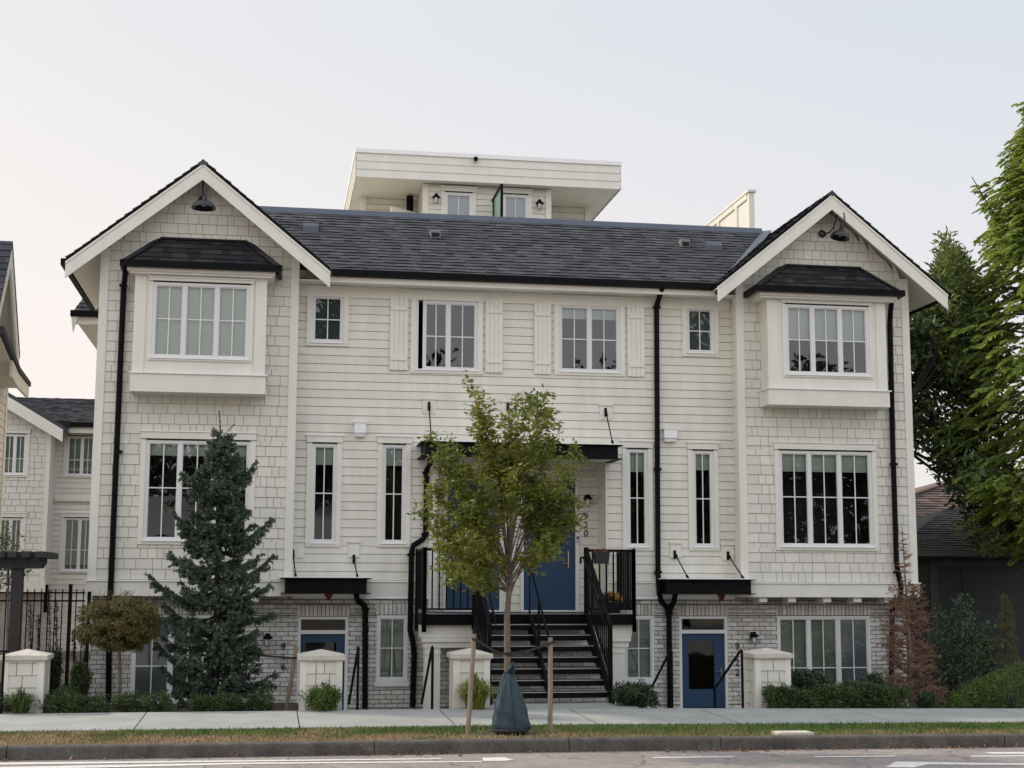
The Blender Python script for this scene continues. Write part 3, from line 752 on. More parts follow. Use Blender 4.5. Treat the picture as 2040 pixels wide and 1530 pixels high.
# main roof
ZG = 8.56; YE = -.02; SL = .60; YR = 3.47; ZR = ZG+(YR-YE)*SL
b = MB(); Lm = math.hypot(YR-YE, ZR-ZG)
gxL, gxR = -1.50, 11.70; ga = 10.60
def mlim(v):
    z = lerp(ZG, ZR, v/Lm)
    return (gxL+max(0, (ga-z)/GS)-.05, gxR-max(0, (ga-z)/GS)+.05)
mp = roofmap((0, YE, ZG), (1, 0, 0), (0, YR-YE, ZR-ZG))
tabs(b, mp, Lm, mlim)
b.quad((gxL, YE, ZG-.015), (gxR, YE, ZG-.015), (gxR, YR, ZR-.015), (gxL, YR, ZR-.015), 1)
b.quad((XL0, YR+.02, ZR-.3), (XR1, YR+.02, ZR-.3), (XR1, 12, ZR-.3), (XL0, 12, ZR-.3), 2)
ro = b.build('roof', [m_shingle, m_gap, m_deck], house)
b = MB(); b.prism_x([(YR-.12, ZR-.055), (YR+.12, ZR-.05), (YR+.12, ZR+.10), (YR, ZR+.10)], -1.2, 11.5); b.build('ridge_flashing', m_ridge, ro)
b = MB(); b.box(P(661, 550, YE)[0], P(1426, 565, YE)[0], YE-.12, YE, ZG-.12, ZG+.015)
go = b.build('gutter', m_black, house)
b = MB(); b.box(XL1+.6, XR0-.5, YE, YE+.05, ZG-.24, ZG-.13); b.box(XL1+.0, XR0-.0, YE+.05, YM, ZG-.22, ZG-.19); b.box(XL1+.02, XR0-.02, YM-.04, YM+.01, ZG-.46, ZG-.225); b.build('fascia', m_trim, house)
# roof vents
for x, y, wv, nm in ((619, 458, .33, 0), (867, 474, .22, 1), (1364, 492, .2, 1), (1421, 495, .36, 0)):
    # find the spot on the roof plane
    d = (x-1020)/F_*M_[0]-(y-765)/F_*M_[1]+M_[2]
    t = (ZG+SL*(-D_-YE)-H_)/(d[2]-SL*d[1]); X, Y, Z = d[0]*t, -D_+d[1]*t, H_+d[2]*t
    b = MB()
    if nm == 0: b.prism_x([(Y-.14, Z-.09), (Y+.25, Z+.15), (Y+.2, Z+.19), (Y-.03, Z+.15), (Y-.14, Z+.05)], X-wv/2, X+wv/2)
    else: b.prism_x([(Y-.09, Z-.02), (Y+.2, Z+.13), (Y+.08, Z+.2), (Y-.07, Z+.17)], X-wv/2, X+wv/2); b.box(X-wv*.4, X+wv*.4, Y-.094, Y-.09, Z-.0, Z+.1, 1)
    b.build('roof_vent', [m_ridge if nm == 0 else m_vent, m_gap], house)

# gable roofs
for k, (xc, X0, X1) in enumerate(((-1.497, XL0, XL1), (11.69, XR0, XR1))):
    YF = -.52; YBk = 4.4; run = 2.56; zp = 10.60; ze = zp-run*GS
    Ls = math.hypot(run, zp-ze); b = MB(); so_ = MB(); ba = MB(); gu = MB()
    for s in (-1, 1):
        if s < 0: mp = roofmap((xc-run, YBk, ze), (0, -1, 0), (run, 0, zp-ze)); lim = lambda v: (0, YBk-YF)
        else: mp = roofmap((xc+run, YF, ze), (0, 1, 0), (-run, 0, zp-ze)); lim = lambda v: (0, YBk-YF)
        tabs(b, mp, Ls, lim)
        # sheathing with soffit below
        e = xc+s*run
        pts = [(e, ze-.012), (xc, zp-.012), (xc, zp-.07), (e, ze-.07)]
        if s > 0: pts = pts[::-1]
        b.prism(pts, YF+.0, YBk, 1)
        pts = [(e-s*.02, ze-.072), (xc, zp-.09), (xc, zp-.12), (e-s*.02, ze-.102)]
        if s > 0: pts = pts[::-1]
        so_.prism(pts, YF+.06, YBk)
        pts = [(e, ze-.072), (xc, zp-.072), (xc, zp-.40), (e, ze-.40)]
        if s > 0: pts = pts[::-1]
        ba.prism(pts, YF+.012, YF+.055)
        pts = [(e+s*.003, ze-.075), (xc, zp-.075), (xc, zp-.12), (e+s*.003, ze-.12)]
        if s > 0: pts = pts[::-1]
        ba.prism(pts, YF-.008, YF+.012)
        gu.box(min(e, e+s*.1), max(e, e+s*.1), YF+.3 if s*(.5-k) > 0 else YF+.06, YBk if (s < 0) == (k == 0) else .3, ze-.12, ze+.0)
    # ridge caps
    n = 22
    for i in range(n):
        y = lerp(YF-.01, YBk, i/n); b.add([(xc-.13, y, zp-.105), (xc, y, zp+.022), (xc+.13, y, zp-.105), (xc-.13, y+.22, zp-.115), (xc, y+.22, zp+.010), (xc+.13, y+.22, zp-.115)], [(0, 1, 4, 3), (1, 2, 5, 4), (0, 2, 1)])
    o = b.build('gable_roof', [m_shingle, m_black], house)
    so_.build('soffit', m_trim, o); ba.build('bargeboard', m_trim, o)
    if k == 0:
        g2 = MB(); g2.box(xc-run-.1, xc-run, YF+.06, YBk, ze-.13, ze); g2.build('gutter', m_black, o)
    else:
        g2 = MB(); g2.box(xc+run, xc+run+.1, YF+.06, YBk, ze-.13, ze); g2.build('gutter', m_black, o)
        v0, v1 = Vector((xc-run+.28, YE-.05, ZG+.05)), Vector((xc-.05, YR, ZR+.04))
        g3 = MB(); g3.bar(v0, v1, .22, .02); g3.build('valley_flashing', m_ridge, o)
# the lower roof that projects from the left end wall
o0 = P(150, 632, 6); b = MB()
xw = XL0; ex = o0[0]; ez = o0[2]+.07
tz = ez+1.25
b.add([(ex, 5.6, ez), (xw, 5.6, ez), (xw, 7.2, tz), (xw, 12, ez), (ex, 12, ez), (ex+.42, 7.2, tz), (ex+.42, 10.4, tz), (xw, 10.4, tz)], [(0, 1, 2, 5), (4, 0, 5, 6), (3, 4, 6, 7), (5, 2, 7, 6)], 1); b.quad((ex, 5.6, ez-.14), (ex, 12, ez-.14), (xw, 12, ez-.14), (xw, 5.6, ez-.14), 2); b.quad((ex, 12, ez-.14), (ex, 5.6, ez-.14), (ex, 5.6, ez), (ex, 12, ez), 2)
L2 = math.hypot(1.6, tz-ez)
tabs(b, roofmap((ex, 5.6, ez), (1, 0, 0), (0, 1.6, tz-ez)), L2, lambda v: (lerp(0, .42, v/L2), xw-ex))
lo = b.build('side_roof', [m_shingle, m_gap, m_trim], house)
b = MB(); b.box(ex-.05, xw, 5.48, 5.6, ez-.13, ez+.01); b.build('gutter', m_black, lo)
b = MB(); b.box(ex, xw, 5.6, 5.66, ez-.3, ez-.13); b.prism([(ex+.02, ez-.52), (ex+.12, ez-.14), (ex-.03, ez-.14)][::1], 5.52, 5.58); b.build('fascia', m_trim, lo)

# penthouse on the roof terrace
YC, YPW, YPS = 5.0, 5.35, 6.8
cx0, cx1 = P(710, 323, YC)[0], P(1236, 350, YC)[0]; cz0, cz1 = 11.985, 12.69
ph = MB()
w0, w1 = P(843, 400, YPW)[0], P(1097, 400, YPW)[0]
PWIN = [RC(886, 941, 384, 450, YPW), RC(1002, 1052, 388, 452, YPW)]
PWIN = [(q[0], q[1], 10.2, q[3]) for q in PWIN]
lap(ph, frontmap(YPW), w0, w1, 10.3, cz0, .15, [gro(q, .01) for q in PWIN])
lap(ph, frontmap(YPS), P(718, 400, YPS)[0], P(1173, 420, YPS)[0], 10.3, cz0, .15)
lap(ph, lambda u, o, z: (w0-o, YPS-u, z), 0, YPS-YPW, 10.3, cz0, .15); lap(ph, lambda u, o, z: (w1+o, YPW+u, z), 0, YPS-YPW, 10.3, cz0, .15)
pt = ph.build('penthouse', [m_lap, m_lapshade], house)
b = MB()
for a in (w0-.01, w1-.13): b = MB(); b.box(a, a+.14, YPW-.035, YPW+.01, 10.3, cz0); b.build('corner_board', m_trim, pt)
for a in (P(718, 400, YPS)[0], P(1165, 420, YPS)[0]): b = MB(); b.box(a, a+.14, YPS-.035, YPS, 10.3, cz0); b.build('corner_board', m_trim, pt)
b = MB(); dpt = 6.2
hh = (cz1-.1-cz0)/3
for i in range(3):
    z = cz0+i*hh; lp = .018
    b.quad((cx0, YC-lp, z), (cx1, YC-lp, z), (cx1, YC, z+hh), (cx0, YC, z+hh)); b.quad((cx0, YC, z), (cx1, YC, z), (cx1, YC-lp, z), (cx0, YC-lp, z))
    b.quad((cx0-lp, YC+dpt, z), (cx0-lp, YC, z), (cx0, YC, z+hh), (cx0, YC+dpt, z+hh)); b.quad((cx0, YC+dpt, z), (cx0, YC, z), (cx0-lp, YC, z), (cx0-lp, YC+dpt, z))
    b.quad((cx1+lp, YC, z), (cx1+lp, YC+dpt, z), (cx1, YC+dpt, z+hh), (cx1, YC, z+hh)); b.quad((cx1, YC, z), (cx1, YC+dpt, z), (cx1+lp, YC+dpt, z), (cx1+lp, YC, z))
b.quad((cx0, YC, cz0+.02), (cx0, YC+dpt, cz0+.02), (cx1, YC+dpt, cz0+.02), (cx1, YC, cz0+.02))
b.box(cx0-.035, cx1+.035, YC-.04, YC+dpt, cz1-.1, cz1, 1)
pr = b.build('penthouse_roof', [m_trim, m_white], pt)
for q in PWIN:
    o = window(pt, q, YPW, (), None, 1., m_screen, trim=(.09, .1, .07), proud=.03, glass=glass_mat('sky_glass', .14), name='window_frame')
    for ch in list(o.children): ch.parent = pt; ch.matrix_parent_inverse = wmat(pt).inverted()
b = MB()      # half open terrace door
p0, p1 = P(838, 410, 6.3), P(779, 404, 5.7)
b.bar((p0[0], 6.3, 10.5), (p1[0], 5.7, 10.5), .05, 1.94); b.build('open_door', m_trim, pt)
b = MB(); b.tube([(w0-.22, 6.5, 11.2), (w0-.22, 6.5, cz0-.02)], .09, 10); b.build('flue', m_black, pt)
m_divider, nt_, bs_ = mat('obscured_green_glass'); bs_.inputs['Base Color'].default_value = (.46, .58, .54, 1); bs_.inputs['Roughness'].default_value = .2
tr_ = N(nt_, 'ShaderNodeBsdfTransparent'); tr_.inputs['Color'].default_value = (.85, .95, .92, 1); tl_ = N(nt_, 'ShaderNodeBsdfTranslucent'); tl_.inputs['Color'].default_value = (.6, .72, .68, 1)
m1_ = N(nt_, 'ShaderNodeMixShader'); m1_.inputs[0].default_value = .5; nt_.links.new(bs_.outputs[0], m1_.inputs[1]); nt_.links.new(tl_.outputs[0], m1_.inputs[2])
m2_ = N(nt_, 'ShaderNodeMixShader'); m2_.inputs[0].default_value = .5; nt_.links.new(m1_.outputs[0], m2_.inputs[1]); nt_.links.new(tr_.outputs[0], m2_.inputs[2]); nt_.links.new(m2_.outputs[0], nt_.nodes['Material Output'].inputs['Surface'])
# glass divider and privacy screen on the terrace
Yg0 = 3.9; gp0 = P(1000, 366, Yg0); Yg1 = PX(968, gp0[0])
b = MB(); X = gp0[0]; zt = gp0[2]
b.box(X-.03, X+.03, Yg0, Yg0+.06, 10.3, zt); b.box(X-.03, X+.03, Yg0+.06, Yg1, zt-.06, zt); b.box(X-.03, X+.03, Yg1, Yg1+.06, 10.3, zt); b.box(X-.03, X+.03, (Yg0+Yg1)/2, (Yg0+Yg1)/2+.06, 10.3, zt-.06)
o = b.build('glass_divider', m_black, house)
b = MB(); b.box(X-.006, X+.006, Yg0+.06, (Yg0+Yg1)/2, 10.3, zt-.06); b.box(X-.006, X+.006, (Yg0+Yg1)/2+.06, Yg1, 10.3, zt-.06); b.build('pane', m_divider, o)
s0 = P(1497, 383, 4.2); X = s0[0]; zt = s0[2]
b = MB(); b.box(X-.07, X+.07, 4.2, 4.34, 10.2, zt); b.box(X-.05, X+.05, 4.34, 10.5, 10.2, zt-.12); b.box(X-.11, X+.11, 4.14, 10.5, zt, zt+.06)
b.box(X-.09, X-.05, 4.34, 10.5, zt-.14, zt); 
for yy in (5.1, 6.6, 8.1): b.box(X-.09, X-.05, yy, yy+.14, 10.2, zt-.14)
b.build('privacy_screen', m_trim, house)

# door kits
def door_lower(r, px_door_top, gl, name, hx):
    x0, x1, z0, z1 = r; fr = MB(); zd = px_door_top
    f = .055
    fr.box(x0, x0+f, YM-.005, YM+.12, z0, z1); fr.box(x1-f, x1, YM-.005, YM+.12, z0, z1); fr.box(x0+f, x1-f, YM-.004, YM+.12, z1-.05, z1); fr.box(x0+f, x1-f, YM-.003, YM+.12, zd, zd+.075)
    d = MB(); a, c = x0+f, x1-f; g0, g1, h0, h1 = gl
    y = YM+.05
    d.box(a, g0, y, y+.045, z0+.02, zd); d.box(g1, c, y, y+.045, z0+.02, zd); d.box(g0, g1, y, y+.045, z0+.02, h0); d.box(g0, g1, y, y+.045, h1, zd)
    do = d.build('door', m_blue, house)
    fr.build('door_frame', m_vinyl, do)
    g = MB(); g.quad((g0, y+.02, h0), (g1, y+.02, h0), (g1, y+.02, h1), (g0, y+.02, h1)); g.build('pane', m_glassd, do)
    g = MB(); g.quad((a, y+.04, zd+.075), (c, y+.04, zd+.075), (c, y+.04, z1-.05), (a, y+.04, z1-.05)); g.build('transom_pane', m_glassd, do)
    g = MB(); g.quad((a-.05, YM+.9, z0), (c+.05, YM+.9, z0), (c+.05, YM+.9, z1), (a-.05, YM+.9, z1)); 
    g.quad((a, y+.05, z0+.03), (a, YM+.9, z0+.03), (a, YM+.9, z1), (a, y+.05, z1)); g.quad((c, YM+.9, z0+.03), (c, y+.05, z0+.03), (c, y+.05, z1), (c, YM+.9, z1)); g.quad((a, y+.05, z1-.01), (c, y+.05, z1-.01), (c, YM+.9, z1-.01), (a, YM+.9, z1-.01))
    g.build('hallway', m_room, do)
    h = MB(); h.box(hx-.015, hx+.015, y-.02, y-.001, -.05+.3, .22+.3); h.bar((hx, y-.045, .45), (hx-.13, y-.045, .45), .018, .018); h.bar((hx, y-.045, .45), (hx, y-.001, .45), .018, .018)
    h.build('handle', m_chrome, do)
q = RC(608, 671, 1280, 1395, YM+.05)
door_lower(D_916, P(640, 1263, YM)[2], q, 'door', D_916[0]+.13)
q = RC(1372, 1423, 1277, 1373, YM+.05)
door_lower(D_922, P(1400, 1262, YM)[2], q, 'door', D_922[1]-.13)
def door_upper(r, gl, hx, s):
    x0, x1, z0, z1 = r; y = YA+.02
    z0 = zsill
    fr = MB(); fr.box(x0-.07, x0, YA-.04, YA+.06, z0, z1+.08); fr.box(x1, x1+.07, YA-.04, YA+.06, z0, z1+.08); fr.box(x0, x1, YA-.04, YA+.06, z1, z1+.08); fr.box(x0-.07, x1+.07, YA-.09, YA+.06, z0-.05, z0)
    d = MB(); g0, g1, h0, h1 = gl
    d.box(x0, g0, y, y+.045, z0, z1); d.box(g1, x1, y, y+.045, z0, z1); d.box(g0, g1, y, y+.045, z0, h0); d.box(g0, g1, y, y+.045, h1, z1)
    do = d.build('door', m_blue, house); fr.build('door_frame', m_vinyl, do)
    g = MB(); g.quad((g0, y+.02, h0), (g1, y+.02, h0), (g1, y+.02, h1), (g0, y+.02, h1)); g.build('pane', m_glassd, do)
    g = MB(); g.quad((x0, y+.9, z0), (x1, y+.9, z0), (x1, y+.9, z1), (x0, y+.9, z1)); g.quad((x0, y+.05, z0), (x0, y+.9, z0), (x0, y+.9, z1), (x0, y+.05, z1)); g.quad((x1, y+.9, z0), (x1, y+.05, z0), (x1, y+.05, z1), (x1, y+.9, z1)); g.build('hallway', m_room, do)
    h = MB(); h.box(hx-.02, hx+.02, y-.015, y-.001, z0+.88, z0+1.24); h.tube([(hx, y-.06, z0+.9), (hx, y-.06, z0+1.22)], .014, 8); h.bar((hx, y-.06, z0+.92), (hx, y-.002, z0+.92), .018, .018); h.bar((hx, y-.06, z0+1.2), (hx, y-.002, z0+1.2), .018, .018); h.bar((hx, y-.045, z0+.98), (hx-s*.14, y-.045, z0+.98), .016, .016)
    h.build('handle', m_brass, do)
door_upper(A920, RC(1062, 1119, 985, 1104, YA+.02), P(1132, 1110, YA)[0], 1)
door_upper(A918, RC(915, 972, 985, 1104, YA+.02), P(905, 1110, YA)[0], -1)

# steel canopies over the doors
def canopy(xl, xr, yt, yb, Yf, rods, plates):
    x0, x1 = P(xl, yt, Yf)[0], P(xr, yt, Yf)[0]; zm = (xl+xr)/2; z1 = P(zm, yt, Yf)[2]; z0 = P(zm, yb, Yf)[2]
    b = MB(); t = .03
    b.box(x0, x1, Yf, Yf+.03, z0+.02, z1-.02); b.box(x0, x0+.03, Yf+.03, YM-.02, z0+.02, z1-.02); b.box(x1-.03, x1, Yf+.03, YM-.02, z0+.02, z1-.02)
    b.box(x0-.09, x1+.09, Yf-.08, YM-.02, z1-.02, z1); b.box(x0-.08, x1+.08, Yf-.06, Yf+.06, z0, z0+.02); b.box(x0-.08, x0+.06, Yf+.06, YM-.02, z0, z0+.02); b.box(x1-.06, x1+.08, Yf+.06, YM-.02, z0, z0+.02)
    o = b.build('canopy', m_blacksteel, house)
    b = MB(); b.box(x0-.1, x1+.1, Yf-.09, YM-.02, z1, z1+.018); b.build('canopy_flashing', m_white, o)
    b = MB(); b.quad((x0+.06, Yf+.06, z0+.015), (x0+.06, YM-.02, z0+.015), (x1-.06, YM-.02, z0+.015), (x1-.06, Yf+.06, z0+.015)); b.build('canopy_soffit', m_trim, o)
    for (ax, ay), bx in rods:
        a = P(ax, ay, YM-.07); e = P(bx, yt, Yf+.12); e = (e[0], Yf+.12, z1+.02)
        r = MB(); r.tube([a, e], .013, 6); v = Vector(e)-Vector(a); r.bar(a, Vector(a)+v*.12, .05, .03); r.bar(Vector(e)-v*.12, e, .045, .028); r.bar((a[0], YM-.045, a[2]+.08), (a[0], YM-.045, a[2]-.1), .05, .03)
        r.build('tie_rod', m_blacksteel, o)
    for xl_, xr_, yt_, yb_ in plates:
        q = RC(xl_, xr_, yt_, yb_, YM-.03); r = MB(); r.box(q[0], q[1], YM-.035, YM-.005, q[2], q[3]-.05); r.box(q[0]-.02, q[1]+.02, YM-.06, YM-.005, q[3]-.045, q[3]); r.build('mounting_block', m_trim, o)
    return x0, x1, z0, z1
canopy(848, 1231, 883, 912, -.5, (((855, 808), 859), ((1012, 810), 1020), ((1207, 820), 1221)), ((842, 868, 792, 824), (1000, 1026, 797, 830), (1195, 1219, 804, 836)))
cA = canopy(568, 731, 1151, 1183, -.22, (((584, 1103), 589), ((705, 1113), 712)), ((584, 606, 1076, 1111), (694, 716, 1077, 1110)))
cB = canopy(1334, 1496, 1154, 1184, -.22, (((1345, 1104), 1371), ((1451, 1106), 1481)), ((1335, 1357, 1079, 1111), (1438, 1462, 1082, 1116)))

# wall vents
for xl, xr, yt, yb in ((706, 729, 842, 870), (1323, 1349, 855, 880)):
    q = RC(xl, xr, yt, yb, YM-.12); b = MB()
    b.box(q[0], q[1], YM-.14, YM-.01, q[2]+.08, q[3]); b.box(q[0]+.02, q[1]-.02, YM-.1, YM-.01, q[2], q[2]+.08); b.box(q[0]-.015, q[1]+.015, YM-.16, YM-.01, q[3], q[3]+.02)
    for i in range(3): b.box(q[0]+.015, q[1]-.015, YM-.115, YM-.1, q[2]+.01+i*.024, q[2]+.022+i*.024)
    b.build('wall_vent', m_white, house)

# downpipes (round black) with clips
def pipe(pts, clips=(), r=.057):
    b = MB(); b.tube(pts, r, 10)
    for c in clips:
        b.box(c[0]-.075, c[0]+.075, c[1]-.055, c[1]+.05, c[2]-.025, c[2]+.025)
    b.build('downpipe', m_black, house, smooth=False)
def px(*a): return [P(*q) for q in a]
pipe(px((250, 541, -.55), (248, 560, -.3), (246, 580, -.1), (221, 1160, -.1), (220, 1180, -.12), (219, 1200, .0), (218, 1225, .36), (216, 1400, .36)), px((246, 569, -.1), (236, 900, -.1)))
pipe(px((1776, 601, -.5), (1774, 620, -.25), (1773, 640, -.1), (1779, 900, -.1), (1786, 1120, -.1), (1790, 1145, -.1), (1795, 1165, -.13), (1794, 1190, -.1), (1778, 1215, .36), (1775, 1400, .36)), px((1780, 925, -.1), (1788, 1140, -.1)))
pipe(px((1319, 571, -.08), (1317, 582, .05), (1309, 606, YM-.08), (1308, 620, YM-.08), (1311, 1140, YM-.08), (1313, 1180, YM-.14), (1317, 1197, YM-.12), (1328, 1210, YM-.09), (1333, 1225, YM-.09), (1335, 1412, YM-.09)), px((1308, 612, YM-.08), (1310, 935, YM-.08), (1311, 1140, YM-.08), (1333, 1222, YM-.09)))
pipe(px((1345, 1185, .1), (1343, 1198, .3), (1336, 1212, YM-.09), (1333, 1222, YM-.09)))
pipe(px((710, 1184, .1), (711, 1192, .25), (715, 1199, YM-.09), (727, 1206, YM-.09), (728, 1216, YM-.09), (727, 1412, YM-.09)), px((728, 1213, YM-.09),))
pipe(px((857, 914, -.2), (857, 924, .1), (850, 936, YM-.09), (848, 1062, YM-.09), (843, 1074, YM-.1), (824, 1086, YM-.1), (820, 1100, YM-.1), (817, 1255, YM-.1), (822, 1275, YM-.1), (825, 1300, YM-.1), (822, 1408, YM-.1)), px((849, 942, YM-.09), (847, 1064, YM-.1), (819, 1105, YM-.1)))

# house numbers
def number(s, x, ys, Y, size):
    for ch, y in zip(s, ys):
        p = P(x, y, Y-.03); text(ch, 'house_number', m_num, size, (p[0], Y-.032, p[2]), house)
number('916', 565, (1288, 1309, 1329), YM, .20)
number('922', 1469, (1288, 1320, 1340), YM, .20)
number('920', 1167, (1029, 1046, 1063), YA, .20)
b = MB(); p = P(1150, 1075, YA); b.box(p[0]-.025, p[0]+.025, YA-.06, YA-.041, p[2]-.07, p[2]+.07); b.box(p[0]-.02, p[0]+.02, YA-.066, YA-.06, p[2]+.01, p[2]+.06, 1); b.build('doorbell', [m_flash, m_black], house)

#@@PART2@@
# ------------------------------------------------------------------ entry stair and landing (black steel, on two white columns)
YD = -.97; ZD = 1.665
porch = empty('entry_stair', (5, -.9, 0), 'black steel entry stair with railed landing on white columns before the upper blue doors', 'staircase')
dx0, dx1 = P(843, 1222, YD)[0], P(1263, 1222, YD)[0]
sx0, sx1 = P(948, 1236, YD)[0], P(1164, 1236, YD)[0]; sxm = (sx0+sx1)/2-.02
b = MB(); b.box(dx0, dx1, YD+.03, YM-.08, ZD-.06, ZD); b.box(AL[0]+.02, AL[1]-.02, YM-.08, YA-.05, ZD-.06, ZD)
b.build('landing', m_blacksteel, porch)
b = MB(); b.box(dx0-.02, dx1+.02, YD, YD+.03, ZD-.215, ZD+.004); b.box(dx0-.02, dx0+.01, YD+.03, YM-.08, ZD-.215, ZD+.004); b.box(dx1-.01, dx1+.02, YD+.03, YM-.08, ZD-.215, ZD+.004); b.build('landing_edge', m_black, porch)
b = MB(); b.box(dx0, dx1, YD-.012, YD-.001, ZD-.006, ZD+.006); b.build('landing_nosing', m_flash, porch)
zb1 = ZD-.22; zb0 = P(900, 1290, -.8)[2]
b = MB(); b.box(dx0-.04, dx1-.02, -.86, -.5, zb0+.2, zb1); b.box(dx0+.0, dx1-.05, -.9, -.47, zb0+.11, zb0+.195); b.box(dx0+.03, dx1-.08, -.86, -.5, zb0, zb0+.108)
b.build('beam', m_trim, porch)
for xa, xb in ((846, 877), (1217, 1245)):
    a, c = P(xa, 1330, -.84)[0], P(xb, 1330, -.84)[0]
    b = MB(); b.box(a, c, -.84, -.52, -.3, zb0-.002); b.box(a-.015, c+.015, -.855, -.505, zb0-.12, zb0-.09)
    b.build('column', m_trim, porch)
RISE = (ZD-.112)/8; RUN = .28
for i in range(7):
    z = ZD-RISE*(i+1); y1 = YD-RUN*i; y0 = y1-RUN-.02
    b = MB(); b.box(sx0, sx1, y0, y0+.012, z-.11, z); b.box(sx0, sx1, y0+.012, y1, z-.03, z); b.box(sx0, sx1, y0-.006, y0, z-.014, z+.003, 1)
    b.build('tread', [m_blacksteel, m_flash], porch)
for xs_ in (sx0-.04, sxm, sx1+.04):
    b = MB(); s = RISE/RUN
    pts = [(YD, ZD-.22), (YD, ZD-.47)]
    b.prism_x([(YD+.02, ZD-.02), (YD+.02, ZD-.42), (YD-7.6*RUN+.0, .112), (YD-8.15*RUN, .112), (YD-8.15*RUN, .112+.10), (YD-.2, ZD-.02)], xs_-.025, xs_+.025)
    b.build('stringer', m_blacksteel, porch)
def balustrade(p, q, zr, zb, n, par, name='railing'):
    """level railing from p=(x,y) to q"""
    b = MB(); (xa, ya), (xb, yb) = p, q
    b.bar((xa, ya, zr), (xb, yb, zr), .06, .05); b.bar((xa, ya, zb), (xb, yb, zb), .035, .035)
    for t in (0, 1): x, y = lerp(xa, xb, t), lerp(ya, yb, t); b.box(x-.03, x+.03, y-.03, y+.03, ZD-.35, zr+.04)
    o = b.build(name, m_black, par)
    for i in range(1, n):
        x, y = lerp(xa, xb, i/n), lerp(ya, yb, i/n); bb = MB(); bb.box(x-.014, x+.014, y-.014, y+.014, zb, zr-.02); bb.build('baluster', m_black, o)
    return o
ZT = P(1210, 1097, YD)[2]
balustrade((dx0+.03, YD-.02), (sx0-.03, YD-.02), ZT, ZD+.09, 7, porch); balustrade((sx1+.03, YD-.02), (dx1-.0, YD-.02), ZT, ZD+.09, 7, porch)
balustrade((dx0+.0, YD-.02), (dx0+.0, YM-.12), ZT, ZD+.09, 9, porch); balustrade((dx1-.0, YD-.02), (dx1-.0, YM-.12), ZT, ZD+.09, 9, porch)
sl = RISE/RUN
for X, s in ((sx0-.04, 1), (sx1+.04, -1)):
    b = MB(); y1, z1 = YD-.02, ZT+.0; y2 = -3.02; z2 = z1-sl*(y1-y2)
    b.bar((X, y1, z1), (X, y2, z2), .075, .045); b.bar((X, y1, z1-.93), (X, y2, z2-.93), .035, .035)
    b.box(X-.035, X+.035, y2-.035, y2+.035, .112, z2+.02); b.box(X-.04, X+.04, y1-.05, y1+.05, ZD-.3, ZT+.06)
    o = b.build('stair_railing', m_black, porch)
    n = 13
    for i in range(1, n):
        y = lerp(y1, y2, i/n); zz = z1-sl*(y1-y); bb = MB(); bb.box(X-.013, X+.013, y-.013, y+.013, zz-.93, zz-.02); bb.build('baluster', m_black, o)
    g = MB(); Xg = X+s*.11; zg = z1-.14
    g.tube([(Xg, y1+.02, zg-.12), (Xg, y1-.0, zg), (Xg, y1-.25, zg-.0), (Xg, y2+.06, zg-sl*(y1-.25-y2-.06)), (Xg, y2-.02, zg-sl*(y1-.25-y2)+.0)], .021, 8)
    for y in (y1-.4, (y1+y2)/2, y2+.3): zz = zg-sl*(y1-.25-y); g.bar((Xg, y, zz-.03), (X, y, zz-.06), .02, .02)
    g.build('handrail', m_blacksteel, porch)
b = MB(); y1, y2 = YD-.02, -3.0; z1 = P(1055, 1122, YD)[2]; z2 = z1-sl*(y1-y2)
b.tube([(sxm, y1+.0, ZD), (sxm, y1, z1), (sxm, y2, z2), (sxm, y2-.02, .3)], .022, 8); b.box(sxm-.02, sxm+.02, (y1+y2)/2-.02, (y1+y2)/2+.02, ZD-sl*(y1-(y1+y2)/2)-.1, (z1+z2)/2); b.build('centre_handrail', m_blacksteel, porch)

# ------------------------------------------------------------------ lamps and small fittings on the walls
m_lamp = plain('lamp_enamel', (.016, .018, .024), .22, .1, 4, bmp=0)
def barn_lamp(plate, arm, shade, r, tilt, label):
    root = empty('barn_lamp', plate, label, 'lamp', 'barn lamps in the gables')
    b = MB(); b.lathe([(.0, -.035), (.065, -.035), (.085, -.01), (.085, 0), (0, 0)], plate, 16, mat=Matrix.Rotation(-math.pi/2, 4, 'X')); b.build('wall_plate', m_lamp, root, True)
    b = MB(); b.tube(arm, .016, 8); b.build('gooseneck', m_lamp, root, True)
    b = MB(); m = Matrix.Rotation(tilt, 4, 'Y')
    b.lathe([(.0, .20), (.045, .20), (.05, .10), (.075, .085), (.5*r, .07), (.8*r, .025), (.97*r, -.05), (r, -.075), (r*.97, -.075), (.78*r, .0), (.4*r, .05), (0, .055)], shade, 24, mat=m); b.build('lamp_shade', m_lamp, root, True)
    b = MB(); b.lathe([(0, -.03), (.03, -.025), (.045, .0), (.03, .04), (0, .05)], shade, 10, mat=m); b.build('bulb', m_frost, root, True)
s = P(406, 408, -.62); pl = P(404, 398, -.03)
barn_lamp(pl, [pl, (pl[0], -.1, pl[2]+.06), (pl[0], -.2, pl[2]+.36), (s[0]-.01, -.36, s[2]+.49), (s[0], -.53, s[2]+.46), (s[0], -.62, s[2]+.30), (s[0], -.62, s[2]+.15)], s, .245, 0, 'black barn lamp hanging over the window in the larger nearer gable')
s = P(1674, 468, -.5); pl = P(1638, 466, -.03)
barn_lamp(pl, [pl, P(1652, 463, -.12), P(1660, 455, -.2), P(1668, 428, -.34), P(1674, 420, -.42), P(1681, 424, -.5), P(1683, 440, -.52), (s[0]+.05, -.5, s[2]+.2), (s[0]+.02, -.5, s[2]+.1)], s, .215, .22, 'black barn lamp on bent arm in the gable beside the dark tree')
b = None
